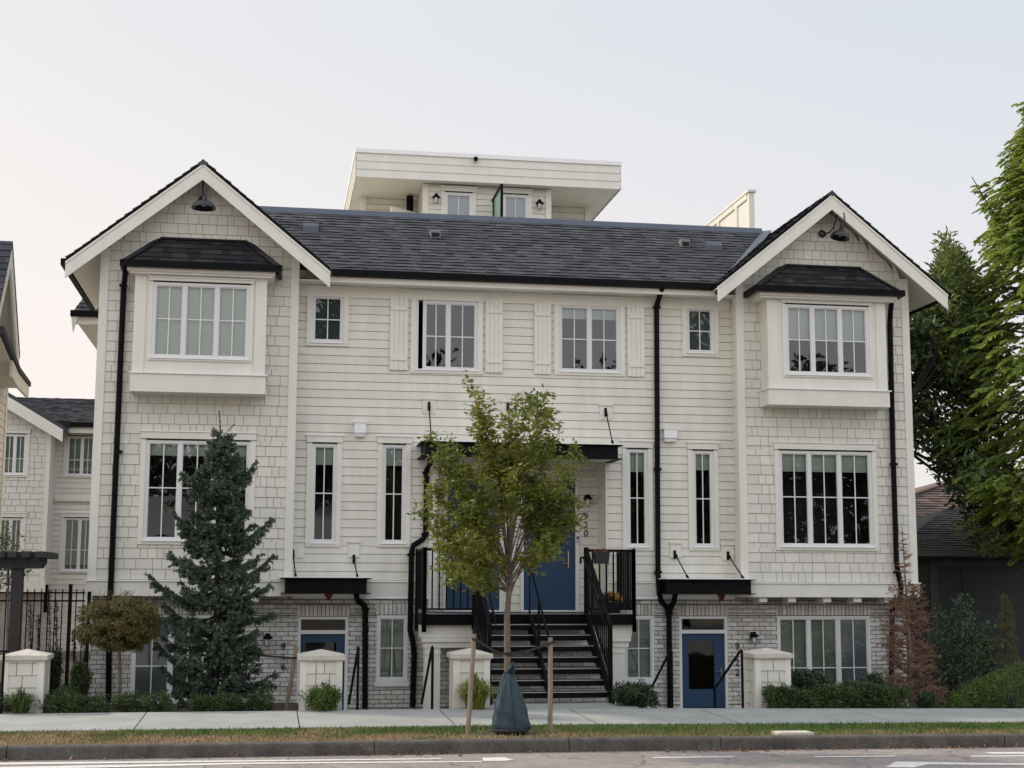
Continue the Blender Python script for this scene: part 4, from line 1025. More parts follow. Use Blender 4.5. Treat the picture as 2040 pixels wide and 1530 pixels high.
def sconce(x, y, Y, label, glow=0):
    p = P(x, y, Y-.12); root = empty('jar_sconce', (p[0], Y-.02, p[2]), label, 'wall lamp', 'jar sconces')
    b = MB(); b.box(p[0]-.05, p[0]+.05, Y-.045, Y-.012, p[2]+.0, p[2]+.13); b.tube([(p[0], Y-.04, p[2]+.09), (p[0], Y-.1, p[2]+.12), (p[0], Y-.13, p[2]+.12)], .018, 8); b.build('bracket', m_black, root)
    b = MB(); b.lathe([(0, .14), (.035, .14), (.045, .10), (.085, .07), (.105, .035), (.10, .035), (.05, .06), (0, .06)], (p[0], Y-.14, p[2]), 16); b.build('hood', m_black, root, True)
    b = MB(); b.lathe([(.05, .045), (.056, 0), (.052, -.07), (.03, -.11), (0, -.115)], (p[0], Y-.14, p[2]), 12); b.build('glass_jar', m_frost, root, True)
    b = MB()
    for k in range(4):
        a = k*math.pi/2+.4; c, s_ = math.cos(a)*.062, math.sin(a)*.062
        b.tube([(p[0]+c, Y-.14+s_, p[2]+.045), (p[0]+c, Y-.14+s_, p[2]-.06), (p[0]+c*.3, Y-.14+s_*.3, p[2]-.125)], .005, 4)
    b.build('cage', m_black, root)
sconce(869, 397, YPW, 'jar sconce on the penthouse wall beside the open terrace door')
sconce(1075, 409, YPW, 'jar sconce on the penthouse wall right of the glass divider')
sconce(1171, 998, YA, 'jar sconce above the numerals 920 beside the upper door')
sconce(878, 990, YA, 'jar sconce on porch wall mostly hidden by the street tree')
sconce(533, 1276, YM, 'jar sconce on brick beside the spruce near numerals 916')
sconce(1502, 1272, YM, 'jar sconce on brick above the pillar near numerals 922')
p = P(948, 317, YC-.05); b = MB(); b.lathe([(0, 0), (.05, 0), (.05, -.03), (0, -.03)], (p[0], YC-.02, p[2]+.02), 10, mat=Matrix.Rotation(-math.pi/2, 4, 'X')); b.bar((p[0], YC-.03, p[2]), (p[0]-.02, YC-.22, p[2]-.05), .08, .08)
tag(b.build('security_camera', m_black, loc=(p[0], YC, p[2])), 'small black security camera fixed to the penthouse fascia', 'camera')
for x, y, lb in ((655, 1186, 'red alarm bell half hidden under the steel canopy near numerals 916'), (1437, 1188, 'red alarm bell half hidden under the steel canopy near numerals 922')):
    p = P(x, y, YM-.05); b = MB(); b.lathe([(0, .07), (.05, .065), (.085, .04), (.1, .0), (0, 0)], (p[0], YM-.012, p[2]-.0), 16, mat=Matrix.Rotation(math.pi/2, 4, 'X'))
    tag(b.build('alarm_bell', m_red, smooth=True, loc=(p[0], YM, p[2])), lb, 'alarm bell', 'alarm bells under the canopies')

# ------------------------------------------------------------------ gate pillars and handrails along the pavement
YP = -3.72
def pillar(xl, xr, ytop, label):
    a, c = P(xl, 1340, YP)[0], P(xr, 1340, YP)[0]; w_ = c-a; zc = P((xl+xr)/2, ytop+13, YP)[2]; g = -.1
    root = empty('gate_pillar', ((a+c)/2, YP+w_/2, 0), label, 'pillar', 'shingled gate pillars along the pavement')
    b = MB(); e = .07
    for mp in (frontmap(YP), lambda u, o, z: (a-o, YP+w_-(u-a), z), lambda u, o, z: (c+o, YP+(u-a), z), lambda u, o, z: (c-(u-a), YP+w_+o, z)):
        shakes(b, mp, a+e, c-e, g, zc-.04, .2, (), .014, .012, (.14, .26))
    b.build('shingle_cladding', [m_shake, m_gapshade], root)
    b = MB()
    for x in (a, c-e):
        for y in (YP, YP+w_-e): b.box(x-.018, x+e+.018, y-.018, y+e+.018, g, zc-.04)
    b.build('corner_board', m_trim, root)
    b = MB(); o = .065; z0, z1, z2 = zc-.04, zc+.035, zc+.13
    b.box(a-.03, c+.03, YP-.03, YP+w_+.03, z0-.03, z0); b.box(a-o, c+o, YP-o, YP+w_+o, z0, z1)
    m = ((a+c)/2, YP+w_/2, z2)
    b.add([(a-o, YP-o, z1), (c+o, YP-o, z1), (c+o, YP+w_+o, z1), (a-o, YP+w_+o, z1), m], [(0, 1, 4), (1, 2, 4), (2, 3, 4), (3, 0, 4)])
    b.build('cap', m_cap, root)
pillar(6, 86, 1297, 'white shingled gate pillar beside the black pergola')
pillar(600, 680, 1297, 'white shingled gate pillar standing before the blue door 916')
pillar(906, 974, 1294, 'white shingled gate pillar behind the yellow grass and a wooden stake')
pillar(1506, 1573, 1293, 'white shingled gate pillar beside numerals 922 and the low hedge')
def handrail(x, yt, xe, ye, Ye, label, hook=False):
    a = P(x, 1412, -3.93); t = P(x, yt, -3.93); e = P(xe, ye, Ye)
    root = empty('handrail', (a[0], -3.93, .1), label, 'handrail', 'black handrails beside the lower doors')
    b = MB(); b.tube([(t[0], -3.93, .05), (t[0], -3.93, t[2]-.03)], .024, 8); b.build('post', m_black, root)
    b = MB(); pts = [(t[0], -3.93, t[2]-.06), (t[0], -3.925, t[2]-.01), (t[0], -3.88, t[2]+.01), (t[0], -3.8, t[2]-.02), (e[0], Ye, e[2])]
    if hook: pts += [(e[0], Ye+.02, -.3)]
    b.tube(pts, .024, 8); b.build('rail', m_black, root)
handrail(714, 1291, 695, 1402, -2.3, 'black handrail right of the pillar at door 916')
handrail(862, 1290, 840, 1402, -2.1, 'black handrail before the left white porch column')
handrail(1338, 1297, 1300, 1366, -2.6, 'black handrail beside the downpipe left of door 922')
handrail(1478, 1297, 1424, 1372, -2.4, 'black handrail crossing door 922 beside its pillar', True)
a = P(8, 1300, -4.0); root = empty('handrail', (a[0], -4, .1), 'black handrail post before the pillar at the photo edge', 'handrail', 'black handrails beside the lower doors')
b = MB(); b.tube([(a[0], -4.0, .05), (a[0], -4.0, a[2])], .022, 8); b.build('post', m_black, root)
b = MB(); b.bar((a[0]+.06, -4.0, a[2]+.02), (a[0]-1.2, -3.4, a[2]+.02), .05, .03); b.build('rail', m_black, root)

# ------------------------------------------------------------------ foliage kit
def unit(n):
    v = rng.normal(size=(n, 3)); return v/np.linalg.norm(v, axis=1, keepdims=True)
def addquads(mb, V):
    n = len(V); o = mb.n; mb.v.extend(map(tuple, V.reshape(-1, 3).tolist())); mb.n += 4*n
    mb.f.extend([(o+4*i, o+4*i+1, o+4*i+2, o+4*i+3) for i in range(n)]); mb.m.extend([0]*n)
def leaves(mb, c, d, L, W, fold=.12):
    """c base points, d directions (unit), L, W arrays: pointed leaf quads turned at random about their axis"""
    n = len(c); r = unit(n); s = np.cross(d, r); s /= np.linalg.norm(s, axis=1, keepdims=True)+1e-9; nn = np.cross(d, s)
    L = np.broadcast_to(L, n)[:, None]; W = np.broadcast_to(W, n)[:, None]
    m = c+d*L*.45+nn*W*fold
    addquads(mb, np.stack([c, m+s*W*.5, c+d*L+nn*W*fold*.5, m-s*W*.5], 1))
def ndir(d): return d/(np.linalg.norm(d, axis=-1, keepdims=True)+1e-9)
def cloud(mb, cen, rad_, per, L, W, out=.6, down=.0, squash=1.):
    cen = np.asarray(cen, float); N_ = len(cen); idx = np.repeat(np.arange(N_), per); n = len(idx)
    r = np.broadcast_to(rad_, N_)[idx][:, None]
    u = unit(n); p = u*rng.random((n, 1))**.45; p[:, 2] *= squash
    d = ndir(p*out+unit(n)*.8+np.array([0, 0, -down]))
    leaves(mb, cen[idx]+p*r, d, L*rng.uniform(.6, 1.25, n), W*rng.uniform(.7, 1.2, n))
def path(a, z, n=6, sag=0, wob=.05):
    a, z = np.array(a, float), np.array(z, float); out = []
    for i in range(n+1):
        t = i/n; p = a+(z-a)*t; p[2] += sag*4*t*(1-t)
        if 0 < i < n: p += rng.normal(size=3)*wob*np.linalg.norm(z-a)*.5
        out.append(p)
    return out
def plantroot(name, loc, label, cat, group=None): return empty(name, loc, label, cat, group)

# ------------------------------------------------------------------ street tree with stakes and watering bag
YT = -7.3
base = np.array(P(1013, 1440, YT)); base[2] = gz(base[0], YT)
root = plantroot('street_tree', base, 'young street tree with upswept yellow green crown on the verge', 'tree')
fork = np.array(P(1018, 1150, YT))
tr = MB()
tk = [base-np.array([0, 0, .1]), np.array(P(1011, 1330, YT)), np.array(P(1010, 1230, YT)), np.array(P(1014, 1180, YT)), fork]
tr.tube(tk, [.058, .05, .045, .042, .036], 10)
tips = [(940, 768), (950, 790), (960, 835), (1040, 800), (1062, 785), (1085, 785), (1100, 810), (1112, 862), (1020, 860), (858, 868), (885, 880), (870, 920), (850, 975), (840, 1022), (900, 960), (858, 1060), (875, 1090), (880, 1130), (915, 1150), (1150, 900), (1140, 940), (1158, 985), (1150, 1030), (1138, 1050), (1120, 1070), (1098, 1085), (985, 900), (1005, 840), (1075, 850), (930, 1010), (1090, 980), (930, 1080), (960, 1160)]
lf = MB(); br = []
for x, y in tips:
    dy = float(rng.normal()*.42); e = np.array(P(x+rng.normal()*3, y, YT+dy))
    t0 = min(1, max(0, (1185-y)/420)); st = np.array(P(1013+rng.normal()*3, 1195-60*t0-rng.random()*20, YT))
    # branches leave the trunk steeply and then lean out
    mid = st*.45+e*.55; mid[2] += .10*abs(e[0]-st[0]); mid[0] = st[0]+(e[0]-st[0])*.38; mid[1] = st[1]+(e[1]-st[1])*.4
    pts = [st*(1-t)**2+mid*2*t*(1-t)+e*t*t for t in np.linspace(0, 1, 8)]
    br.append(pts); tr.tube(pts, [.015*(1-.85*t) for t in np.linspace(0, 1, 8)], 5)
for k in range(15):      # fill branches all round
    a = rng.random()*6.283; zt_ = rng.uniform(2.2+.55*max(0, math.cos(a)), 4.4); R_ = rng.uniform(.5, 1.0)*(1.12 if zt_ < 4 else .7)
    e = np.array([base[0]+.0+R_*math.cos(a)*1.0-.05, YT+R_*math.sin(a)*.9, zt_]); st = tk[3]*.5+fork*.5+np.array([0, 0, rng.uniform(-.2, .3)])
    mid = st*.5+e*.5; mid[2] += .25; mid[:2] = st[:2]+(e[:2]-st[:2])*.35
    pts = [st*(1-t)**2+mid*2*t*(1-t)+e*t*t for t in np.linspace(0, 1, 8)]
    br.append(pts); tr.tube(pts, [.013*(1-.85*t) for t in np.linspace(0, 1, 8)], 4)
for bi, pts in enumerate(br):
    P_ = np.array(pts); nseg = 12
    for s_ in range(37 if bi < len(tips) else 18):
        t = rng.uniform(.38, 1.); i = min(6, int(t*7)); p = P_[i]+(P_[i+1]-P_[i])*(t*7-i)
        hd = ndir(P_[-1]-P_[0]); q = p+(ndir(unit(1)[0]+hd*.5+np.array([0, 0, .1])))*rng.uniform(.12, .30)
        if abs(q[0]-fork[0]+.0) < .26 and 1.9 < q[2] < 3.35 and rng.random() < .6: continue
        if s_ < 6: tr.tube([p, q], [.004, .002], 3, cap=False)
        n = 13; tt = rng.random((n, 1)); c = p+(q-p)*tt+rng.normal(size=(n, 3))*.035
        d = ndir((q-p)*2+unit(n)*np.array([1, 1, .5])+np.array([0, 0, -.15])); leaves(lf, c, d, rng.uniform(.07, .12, n), rng.uniform(.028, .046, n))
tr.build('trunk', m_bark, root); lf.build('crown', lm_street, root)
# watering bag
def bag():
    b = MB(); n = 72; rows_ = 44; vs = []
    for j in range(rows_+1):
        t = j/rows_; z = .015+t*.86
        hw = float(np.interp(t, [0, .05, .12, .35, .6, .8, .92, 1], [.255, .29, .285, .245, .185, .125, .085, .055]))
        hd = hw*.72
        for k in range(n):
            a = 2*math.pi*k/n
            # sagging folds that fan down from the tied neck
            f = 1+(.10*math.sin(5*a+2.5*t+1)+.07*math.sin(9*a-4*t)+.045*math.sin(16*a+11*t+2))*(.25+.9*t)+.03*math.sin(22*t+3*a)*(1-t)
            lean = .06*(1-t)-.02
            vs.append((base[0]+lean+hw*f*math.cos(a), YT-.03+hd*f*math.sin(a), base[2]+z+.02*math.sin(3*a)*t))
    fs = [(j*n+k, j*n+(k+1) % n, (j+1)*n+(k+1) % n, (j+1)*n+k) for j in range(rows_) for k in range(n)]
    b.add(vs, fs)
    # the gathered loop at the neck
    b.tube([(base[0]-.03, YT-.05, base[2]+.84), (base[0]+.02, YT-.08, base[2]+.95), (base[0]+.055, YT-.07, base[2]+1.02), (base[0]+.075, YT-.05, base[2]+.94), (base[0]+.05, YT-.05, base[2]+.84)], [.03, .035, .022, .03, .03], 8)
    return b
bg_ = empty('watering_bag', base, 'dark green watering bag zipped round the foot of the street tree', 'watering bag')
bag().build('bag', m_bagm, bg_, True)
b = MB(); b.tube([(base[0]+.06, YT-.247, base[2]+.03), (base[0]+.04, YT-.205, base[2]+.35), (base[0]+.01, YT-.125, base[2]+.75)], .006, 5); b.build('zip', m_strap, bg_)
b = MB(); b.lathe([(0, .0), (.26, .0), (.27, .03), (.22, .06), (0, .07)], (base[0]+.02, YT-.04, base[2]), 20); b.build('base_flap', m_strap, bg_)
def stake(xb, yb, xt, yt, Y0, label, r=.036):
    a, t = P(xb, yb, Y0), P(xt, yt, Y0); a = (a[0]-(t[0]-a[0])*.1, a[1], a[2]-.12)
    b = MB(); n = 6; pts = [tuple(lerp(a[i], t[i], k/n)+(random.uniform(-.004, .004) if i == 0 else 0) for i in range(3)) for k in range(n+1)]
    b.tube(pts, [r*random.uniform(.95, 1.05) for _ in pts], 10); o = b.build('wooden_stake', m_stake, loc=(a[0], a[1], a[2]+.1))
    return tag(o, label, 'stake', 'wooden tree stakes'), t
_, s1 = stake(933, 1453, 945, 1263, -7.55, 'round wooden stake left of the street tree before a gate pillar')
_, s2 = stake(1096, 1454, 1097, 1270, -7.5, 'round wooden stake right of the watering bag before the stair')
_, s3 = stake(571, 1408, 591, 1288, -2.55, 'leaning wooden stake between the spruce and the blue door 916', .04)
def strap(pts, label, grp='rubber tree straps'):
    b = MB()
    for p, q in zip(pts, pts[1:]): b.bar(p, q, .012, .035)
    p = pts[0]; return tag(b.build('tree_strap', m_strap, loc=p), label, 'strap', grp)
pz = P(1012, 1303, YT)
strap([(s1[0]-.045, -7.59, s1[2]-.07), (s1[0]+.05, -7.6, s1[2]-.1), P(985, 1297, -7.45), (pz[0]-.04, YT-.06, pz[2]), (pz[0]+.05, YT-.06, pz[2]-.01)], 'black strap tying the street tree to its left stake')
strap([(s2[0]+.05, -7.53, s2[2]-.06), (s2[0]-.05, -7.54, s2[2]-.1), P(1055, 1296, -7.45), (pz[0]+.05, YT-.065, pz[2]+.012), (pz[0]-.04, YT-.066, pz[2]+.012)], 'black strap tying the street tree to its right stake')
strap([(s3[0]+.02, -2.6, s3[2]-.19), (s3[0]-.06, -2.61, s3[2]-.2), P(520, 1306, -2.55), P(440, 1306, -2.5)], 'black strap running from the leaning stake into the spruce')

# ------------------------------------------------------------------ blue spruce
YS = -2.5
sb = np.array(P(428, 1408, YS)); sb[2] = .05
root = plantroot('spruce_tree', sb, 'dark blue spruce standing before the left wing windows', 'tree')
tr = MB(); nd = MB()
axis = [sb, np.array(P(432, 1200, YS)), np.array(P(436, 1000, YS)), np.array(P(440, 880, YS)), np.array(P(437, 822, YS))]
tr.tube(axis, [.075, .055, .035, .018, .006], 8)
def ax(y):   # trunk point at a sight row
    ys = [1408, 1200, 1000, 880, 822]
    for i in range(4):
        if ys[i] >= y >= ys[i+1]: t = (ys[i]-y)/(ys[i]-ys[i+1]); return axis[i]*(1-t)+axis[i+1]*t
    return axis[0] if y > 1408 else axis[-1]
def brush(p, q, dens=170, nl=.05, w=.023):
    L = np.linalg.norm(q-p); n = max(6, int(L*dens)); t = rng.random((n, 1)); d0 = (q-p)/L
    u = unit(n); u -= (u@d0)[:, None]*d0; u = ndir(u)
    d = ndir(u*.75+d0*.65); leaves(nd, p+(q-p)*t, d, rng.uniform(.75, 1.2, n)*nl, w)
def sbranch(p, e, sag=-.1, tw=1.):
    L = np.linalg.norm(e-p); n = 7
    pts = [p+(e-p)*t+np.array([0, 0, sag*L*math.sin(math.pi*t)*1.0+.10*L*t**4]) for t in np.linspace(0, 1, n+1)]
    tr.tube(pts, [.014*(1-.8*i/n)*min(1.3, L+.4) for i in range(n+1)], 4, cap=False)
    for i in range(n): 
        if i >= 2: brush(pts[i], pts[i+1], 200)
    side = ndir(np.cross(e-p, [0, 0, 1.]))
    k = int(34*L*tw)+5
    for _ in range(k):
        t = rng.uniform(.15, .98); i = min(n-1, int(t*n)); a = pts[i]+(pts[i+1]-pts[i])*(t*n-i)
        l = rng.uniform(.10, .26)*(1.25-.75*t)*min(1.2, .5+L)
        d = ndir(ndir(e-p)*rng.uniform(.5, .9)+side*rng.choice([-1, 1])*rng.uniform(.25, .9)+np.array([0, 0, rng.uniform(-.55, .12)]))
        q = a+d*l; brush(a, q, 190)
        if rng.random() < .55:
            m = a+(q-a)*.5; brush(m, m+ndir(d+unit(1)[0]*.7)*l*.5, 190)
def srad(y): return np.interp(y, [850, 880, 900, 940, 1000, 1050, 1120, 1180, 1250, 1320, 1400], [.10, .21, .27, .47, .57, .68, .82, .91, .89, .85, .74])
for x, y, y0 in ((366, 950, 985), (340, 1022, 1075), (338, 1108, 1140), (296, 1158, 1205), (310, 1292, 1330), (506, 932, 975), (540, 1043, 1085), (545, 1116, 1155), (545, 1232, 1205), (520, 1302, 1290), (548, 1352, 1350), (540, 1372, 1362), (322, 1340, 1365), (330, 1240, 1225)):
    sbranch(ax(y0), np.array(P(x, y, YS+rng.normal()*.12)), -.12, 1.3)
y = 1402
while y > 862:
    R_ = srad(y); n = 8 if y > 950 else 6; ph_ = rng.random()*6.28
    for k in range(n):
        a = ph_+k*6.283/n+rng.normal()*.25; L = R_*rng.uniform(.5, 1.06); p = ax(min(1405, y+rng.uniform(-8, 8)))
        e = p+np.array([math.cos(a)*L, math.sin(a)*L, L*rng.uniform(.05, .42)]); sbranch(p, e, -.13)
    y -= 27 if y > 950 else 14
brush(ax(870), axis[-1], 60, .03); brush(axis[-1]-np.array([0, 0, .08]), axis[-1]+np.array([0, 0, .03]), 200, .03)
e = np.array(P(467, 846, YS)); tr.tube([ax(872), e], [.008, .005], 4); brush(ax(872)*.4+e*.6, e, 80, .03)
e = np.array(P(512, 925, YS)); tr.tube([np.array(P(495, 948, YS)), e], [.008, .005], 4)
for k in range(26): a = ax(rng.uniform(866, 905)); brush(a, a+ndir(np.append(rng.normal(size=2), .6))*rng.uniform(.1, .2), 190)
tr.build('trunk', m_darkbark, root); nd.build('foliage', lm_spruce, root)

# ------------------------------------------------------------------ globe headed tree
YG = -2.7
gb = np.array(P(236, 1400, YG)); gc = np.array(P(239, 1246, YG))
root = plantroot('globe_tree', (gb[0], YG, .05), 'small brownish globe headed tree on a bare stem by the fence', 'tree')
tr = MB(); tr.tube([(gb[0], YG, 0), (gb[0]+.015, YG, .45), (gc[0]-.01, YG, gc[2]-.2), (gc[0], YG, gc[2])], [.035, .03, .026, .02], 8)
cs = []
for _ in range(260):
    u = unit(1)[0]*rng.random()**.33; x = u*np.array([.72, .62, .48]); 
    if x[2] < -.34: x[2] = -.34+rng.normal()*.03
    if rng.random() < .3: x *= 1.05
    cs.append(gc+x)
    if rng.random() < .25: tr.tube([gc+np.array([0, 0, -.15]), gc+x*.5+np.array([0, 0, .05]), gc+x], [.012, .008, .003], 4, cap=False)
lf = MB(); cloud(lf, cs, .12, 110, .065, .018, .6, .25, .5)
for _ in range(34):     # loose sprigs standing out of the clipped head
    a = rng.random()*6.283; p = gc+np.array([.6*math.cos(a)*rng.random(), .5*math.sin(a), .38]); q = p+np.array([rng.normal()*.1, 0, rng.uniform(.08, .25)]); tr.tube([p, q], [.004, .002], 3, cap=False)
    n = 7; leaves(lf, p+(q-p)*rng.random((n, 1)), ndir(unit(n)+np.array([0, 0, .4])), .045, .014)
tr.build('trunk', m_bark, root); lf.build('crown', lm_globe, root)

# ------------------------------------------------------------------ clipped box and other low plants
def shrub(name, cx, ytop, hw, Y, label, cat, group, lm, L=.035, W=.022, per=50, square=.0, hz=None, ybot=1410):
    hw += 3; ytop -= 4; c = np.array(P(cx, (ytop+ybot)/2, Y)); top = P(cx, ytop, Y)[2]; sc = (Y+D_)/F_; r = hw*sc; g = gz(c[0], -4)-.02; h = top-g
    root = plantroot(name, (c[0], Y, g), label, cat, group)
    n = max(24, int(170*r*max(h, .3)*4)); cs = []
    for _ in range(n):
        u = unit(1)[0]
        if square: u = np.sign(u)*np.abs(u)**(1-square)
        q = u*rng.uniform(.55, 1.)*(1+.10*math.sin(5*u[0]+cx)+.06*rng.normal()); cs.append((c[0]+q[0]*(r-.04), Y+q[1]*min(r, .45), g+h*.5+q[2]*h*.5))
    tw = MB()
    for _ in range(9): q = cs[rng.integers(n)]; tw.tube([(c[0]+rng.normal()*.03, Y+rng.normal()*.03, g-.05), ((c[0]+q[0])/2, (Y+q[1])/2, g+h*.3), q], [.012, .008, .003], 4, cap=False)
    tw.build('stems', m_darkbark, root)
    lf = MB(); cloud(lf, cs, .075, per, L, W, .8, 0); lf.build('foliage', lm, root); return root
G1 = 'clipped box shrubs along the pavement'
for cx, yt, hw, lb in ((28, 1383, 30, 'clipped box shrub before the pillar at the photo edge'), (125, 1385, 38, 'clipped box shrub right of the pillar beside the pergola'), (187, 1390, 26, 'clipped box shrub under the fence end'), (250, 1388, 25, 'clipped box shrub at the foot of the globe tree'),
                   (314, 1383, 30, 'clipped box shrub left of the spruce under the window'), (403, 1391, 25, 'smallest clipped box cube under the middle of the spruce'), (458, 1388, 26, 'clipped box cube under the spruce towards the stake'), (521, 1383, 26, 'clipped box cube beside the leaning stake')):
    shrub('box_shrub', cx, yt, hw, -3.6, lb, 'shrub', G1, lm_box, square=.35)
shrub('box_shrub', 642, 1370, 38, -3.92, 'bright rounded box shrub before the pillar at door 916', 'shrub', G1, lm_bright, .045, .02)
shrub('box_shrub', 1268, 1366, 45, -3.6, 'rounded dark shrub at the foot of the stair', 'shrub', G1, lm_laurel, .06, .028)
shrub('laurel_shrub', 1612, 1346, 54, -3.0, 'dark mounded shrub rising behind the low hedge before the window', 'shrub', 'dark mounded shrubs behind the low hedge', lm_laurel, .06, .028)
shrub('laurel_shrub', 1742, 1352, 30, -3.1, 'smaller dark shrub behind the hedge end near dead conifer', 'shrub', 'dark mounded shrubs behind the low hedge', lm_laurel, .06, .028)
h0, h1 = P(1516, 1390, -3.6)[0], P(1797, 1390, -3.6)[0]; ht = P(1655, 1372, -3.6)[2]; g = gz((h0+h1)/2, -4)-.05
root = plantroot('low_hedge', ((h0+h1)/2, -3.55, g), 'low dark clipped hedge along pavement beside the pillar at 922', 'hedge')
cs = []
for _ in range(900):
    x = rng.uniform(h0, h1); top_ = ht+.045*math.sin(x*3.1)+.03*math.sin(x*7.7); q = rng.random(3); k_ = rng.integers(3)
    y, z = (-3.9, lerp(g, top_, q[1])) if k_ == 0 else (lerp(-3.9, -3.2, q[0]), top_-.03) if k_ == 1 else (lerp(-3.9, -3.2, q[0]), lerp(g, top_, q[1]))
    cs.append((x, y+rng.normal()*.03, z+rng.normal()*.02))
tw = MB()
tw.tube([(h0+.05, -3.55, g+.02), (h1-.05, -3.55, g+.02)], .02, 5)
for q in cs[::14]: tw.tube([(q[0], -3.55, g+.02), q], [.009, .003], 4, cap=False)
tw.build('stems', m_darkbark, root); lf = MB(); cloud(lf, cs, .07, 34, .045, .024, .8, 0); lf.build('foliage', lm_box, root)
shrub('box_shrub', 1845, 1386, 18, -3.6, 'tiny shrub at the foot of the dead conifer', 'shrub', G1, lm_laurel, .05, .022)
def tuft(name, cx, ytop, hw, Y, n, lm, label, cat, group, w=.015, ybot=1410):
    c = np.array(P(cx, ybot, Y)); g = gz(c[0], -4); top = P(cx, ytop, Y)[2]; sc = (Y+D_)/F_; r = hw*sc; h = top-g
    b = MB()
    for _ in range(n):
        a = rng.random()*6.283; q = rng.random()**.6; p0 = np.array([c[0]+math.cos(a)*r*.38*q, Y+math.sin(a)*r*.36*q, g-.02])
        out = np.array([math.cos(a+rng.normal()*.5), math.sin(a+rng.normal()*.5), 0])*r*q*rng.uniform(.5, 1.55); hh = h*rng.uniform(.5, 1.1)*(1.05-.35*q)
        s = np.cross(out+[1e-4, 0, 0], [0, 0, 1.]); s = s/np.linalg.norm(s)*w*.5
        p1 = p0+out*.15+np.array([0, 0, hh*.7]); p2 = p0+out*.42+np.array([0, 0, hh]); p3 = p0+out*.75+np.array([0, 0, hh*.78])
        o = b.n; b.add([p0-s, p0+s, p1+s, p1-s, p2+s*.7, p2-s*.7, p3], [(0, 1, 2, 3), (3, 2, 4, 5), (5, 4, 6)])
    return tag(b.build(name, lm, loc=(c[0], Y, g)), label, cat, group)
tuft('ornamental_grass_clump', 947, 1346, 44, -4.0, 900, lm_ornam, 'yellow green ornamental grass clump before a gate pillar', 'grass clump', 'ornamental grass clumps')
tuft('ornamental_grass_clump', 40, 1370, 34, -3.95, 320, lm_fern, 'green strap leaved clump before the pillar by the pergola', 'grass clump', 'ornamental grass clumps')
tuft('ornamental_grass_clump', 128, 1360, 32, -3.1, 320, lm_fern, 'green strap leaved clump behind the box shrub beside the fence', 'grass clump', 'ornamental grass clumps')
tuft('ornamental_grass_clump', 1540, 1368, 20, -3.93, 90, lm_fern, 'thin grass tuft at the foot of the pillar before the hedge', 'grass clump', 'ornamental grass clumps')

# dead conifer
YK = -2.2
kb = np.array(P(1818, 1402, YK)); kt = np.array(P(1797, 1048, YK))
root = plantroot('dead_conifer', (kb[0], YK, 0), 'dead rust brown conifer with bare twigs at the house corner', 'tree')
tr = MB(); nd2 = MB(); kb[2] = 0
tr.tube([kb, kb*.6+kt*.4+np.array([.02, 0, 0]), kb*.3+kt*.7, kt], [.045, .03, .018, .005], 6)
for i in range(200):
    t = rng.random()**1.1*.97; p = kb+(kt-kb)*t; L = np.interp(t, [0, .2, .45, .62, .68, .85, 1], [.66, .60, .46, .32, .2, .16, .05])*rng.uniform(.5, 1.15)
    a = rng.random()*6.283; d = np.array([math.cos(a), math.sin(a), rng.uniform(.0, .45)]); e = p+d*L; m = p+d*L*.5+np.array([0, 0, -.05*L])
    tr.tube([p, m, e], [.012, .009, .005], 4, cap=False)
    if t < .66:
        for k in range(int(4+9*L)):
            f = rng.uniform(.25, 1); a0 = p+(e-p)*f; l = rng.uniform(.06, .2); d2 = ndir(d*.7+unit(1)[0]*.8); q = a0+d2*l
            tr.tube([a0, q], [.007, .004], 3, cap=False)
            n = 11; leaves(nd2, a0+(q-a0)*rng.random((n, 1)), ndir(d2*.6+unit(n)*.8), .05, .012)
tr.build('trunk', plain('dead_wood', (.22, .13, .09), .9, .3, 8), root); nd2.build('foliage', lm_dead, root)

def polyfill(poly, n, dens=None):
    xs_ = [p[0] for p in poly]; ys_ = [p[1] for p in poly]; out = []
    while len(out) < n:
        x, y = rng.uniform(min(xs_), max(xs_)), rng.uniform(min(ys_), max(ys_)); c = False
        for (x1, y1), (x2, y2) in zip(poly, poly[1:]+poly[:1]):
            if (y1 > y) != (y2 > y) and x < (x2-x1)*(y-y1)/(y2-y1)+x1: c = not c
        if c and (dens is None or rng.random() < dens(x, y)): out.append((x, y))
    return out
# broadleaf shrubs and small cypress beside the house, bright ground cover along the pavement
cs = [P(x, y, -1.4+rng.normal()*.3) for x, y in polyfill([(1850, 1405), (1850, 1300), (1868, 1215), (1905, 1195), (1925, 1165), (1942, 1215), (1950, 1300), (1940, 1405)], 150)]
root = plantroot('leafy_shrub', (P(1900, 1400, -1.4)[0], -1.4, 0), 'tall glossy leafed shrub between the dead conifer and the small cypress', 'shrub')
tr = MB(); b0 = np.array([P(1900, 1400, -1.4)[0], -1.4, -.05])
for k in range(16): q = np.array(cs[rng.integers(len(cs))]); tr.tube([b0+rng.normal(size=3)*.08, b0*.4+q*.6, q], [.018, .011, .004], 4, cap=False)
lf = MB(); cloud(lf, cs, .13, 26, .085, .038, .7, .15); tr.build('stems', m_darkbark, root); lf.build('foliage', lm_laurel, root)
cs = [P(x, y, -1.0+rng.normal()*.25) for x, y in polyfill([(1940, 1400), (1945, 1262), (1968, 1240), (1990, 1270), (1985, 1400)], 60)]
root = plantroot('leafy_shrub', (P(1965, 1400, -1.)[0], -1., 0), 'lower dark leafed shrub left of the small cypress', 'shrub')
tr = MB(); b0 = np.array([P(1965, 1400, -1.)[0], -1., -.05])
for k in range(10): q = np.array(cs[rng.integers(len(cs))]); tr.tube([b0+rng.normal(size=3)*.06, b0*.4+q*.6, q], [.014, .01, .004], 4, cap=False)
lf = MB(); cloud(lf, cs, .12, 26, .08, .036, .7, .15); tr.build('stems', m_darkbark, root); lf.build('foliage', lm_magnolia, root)
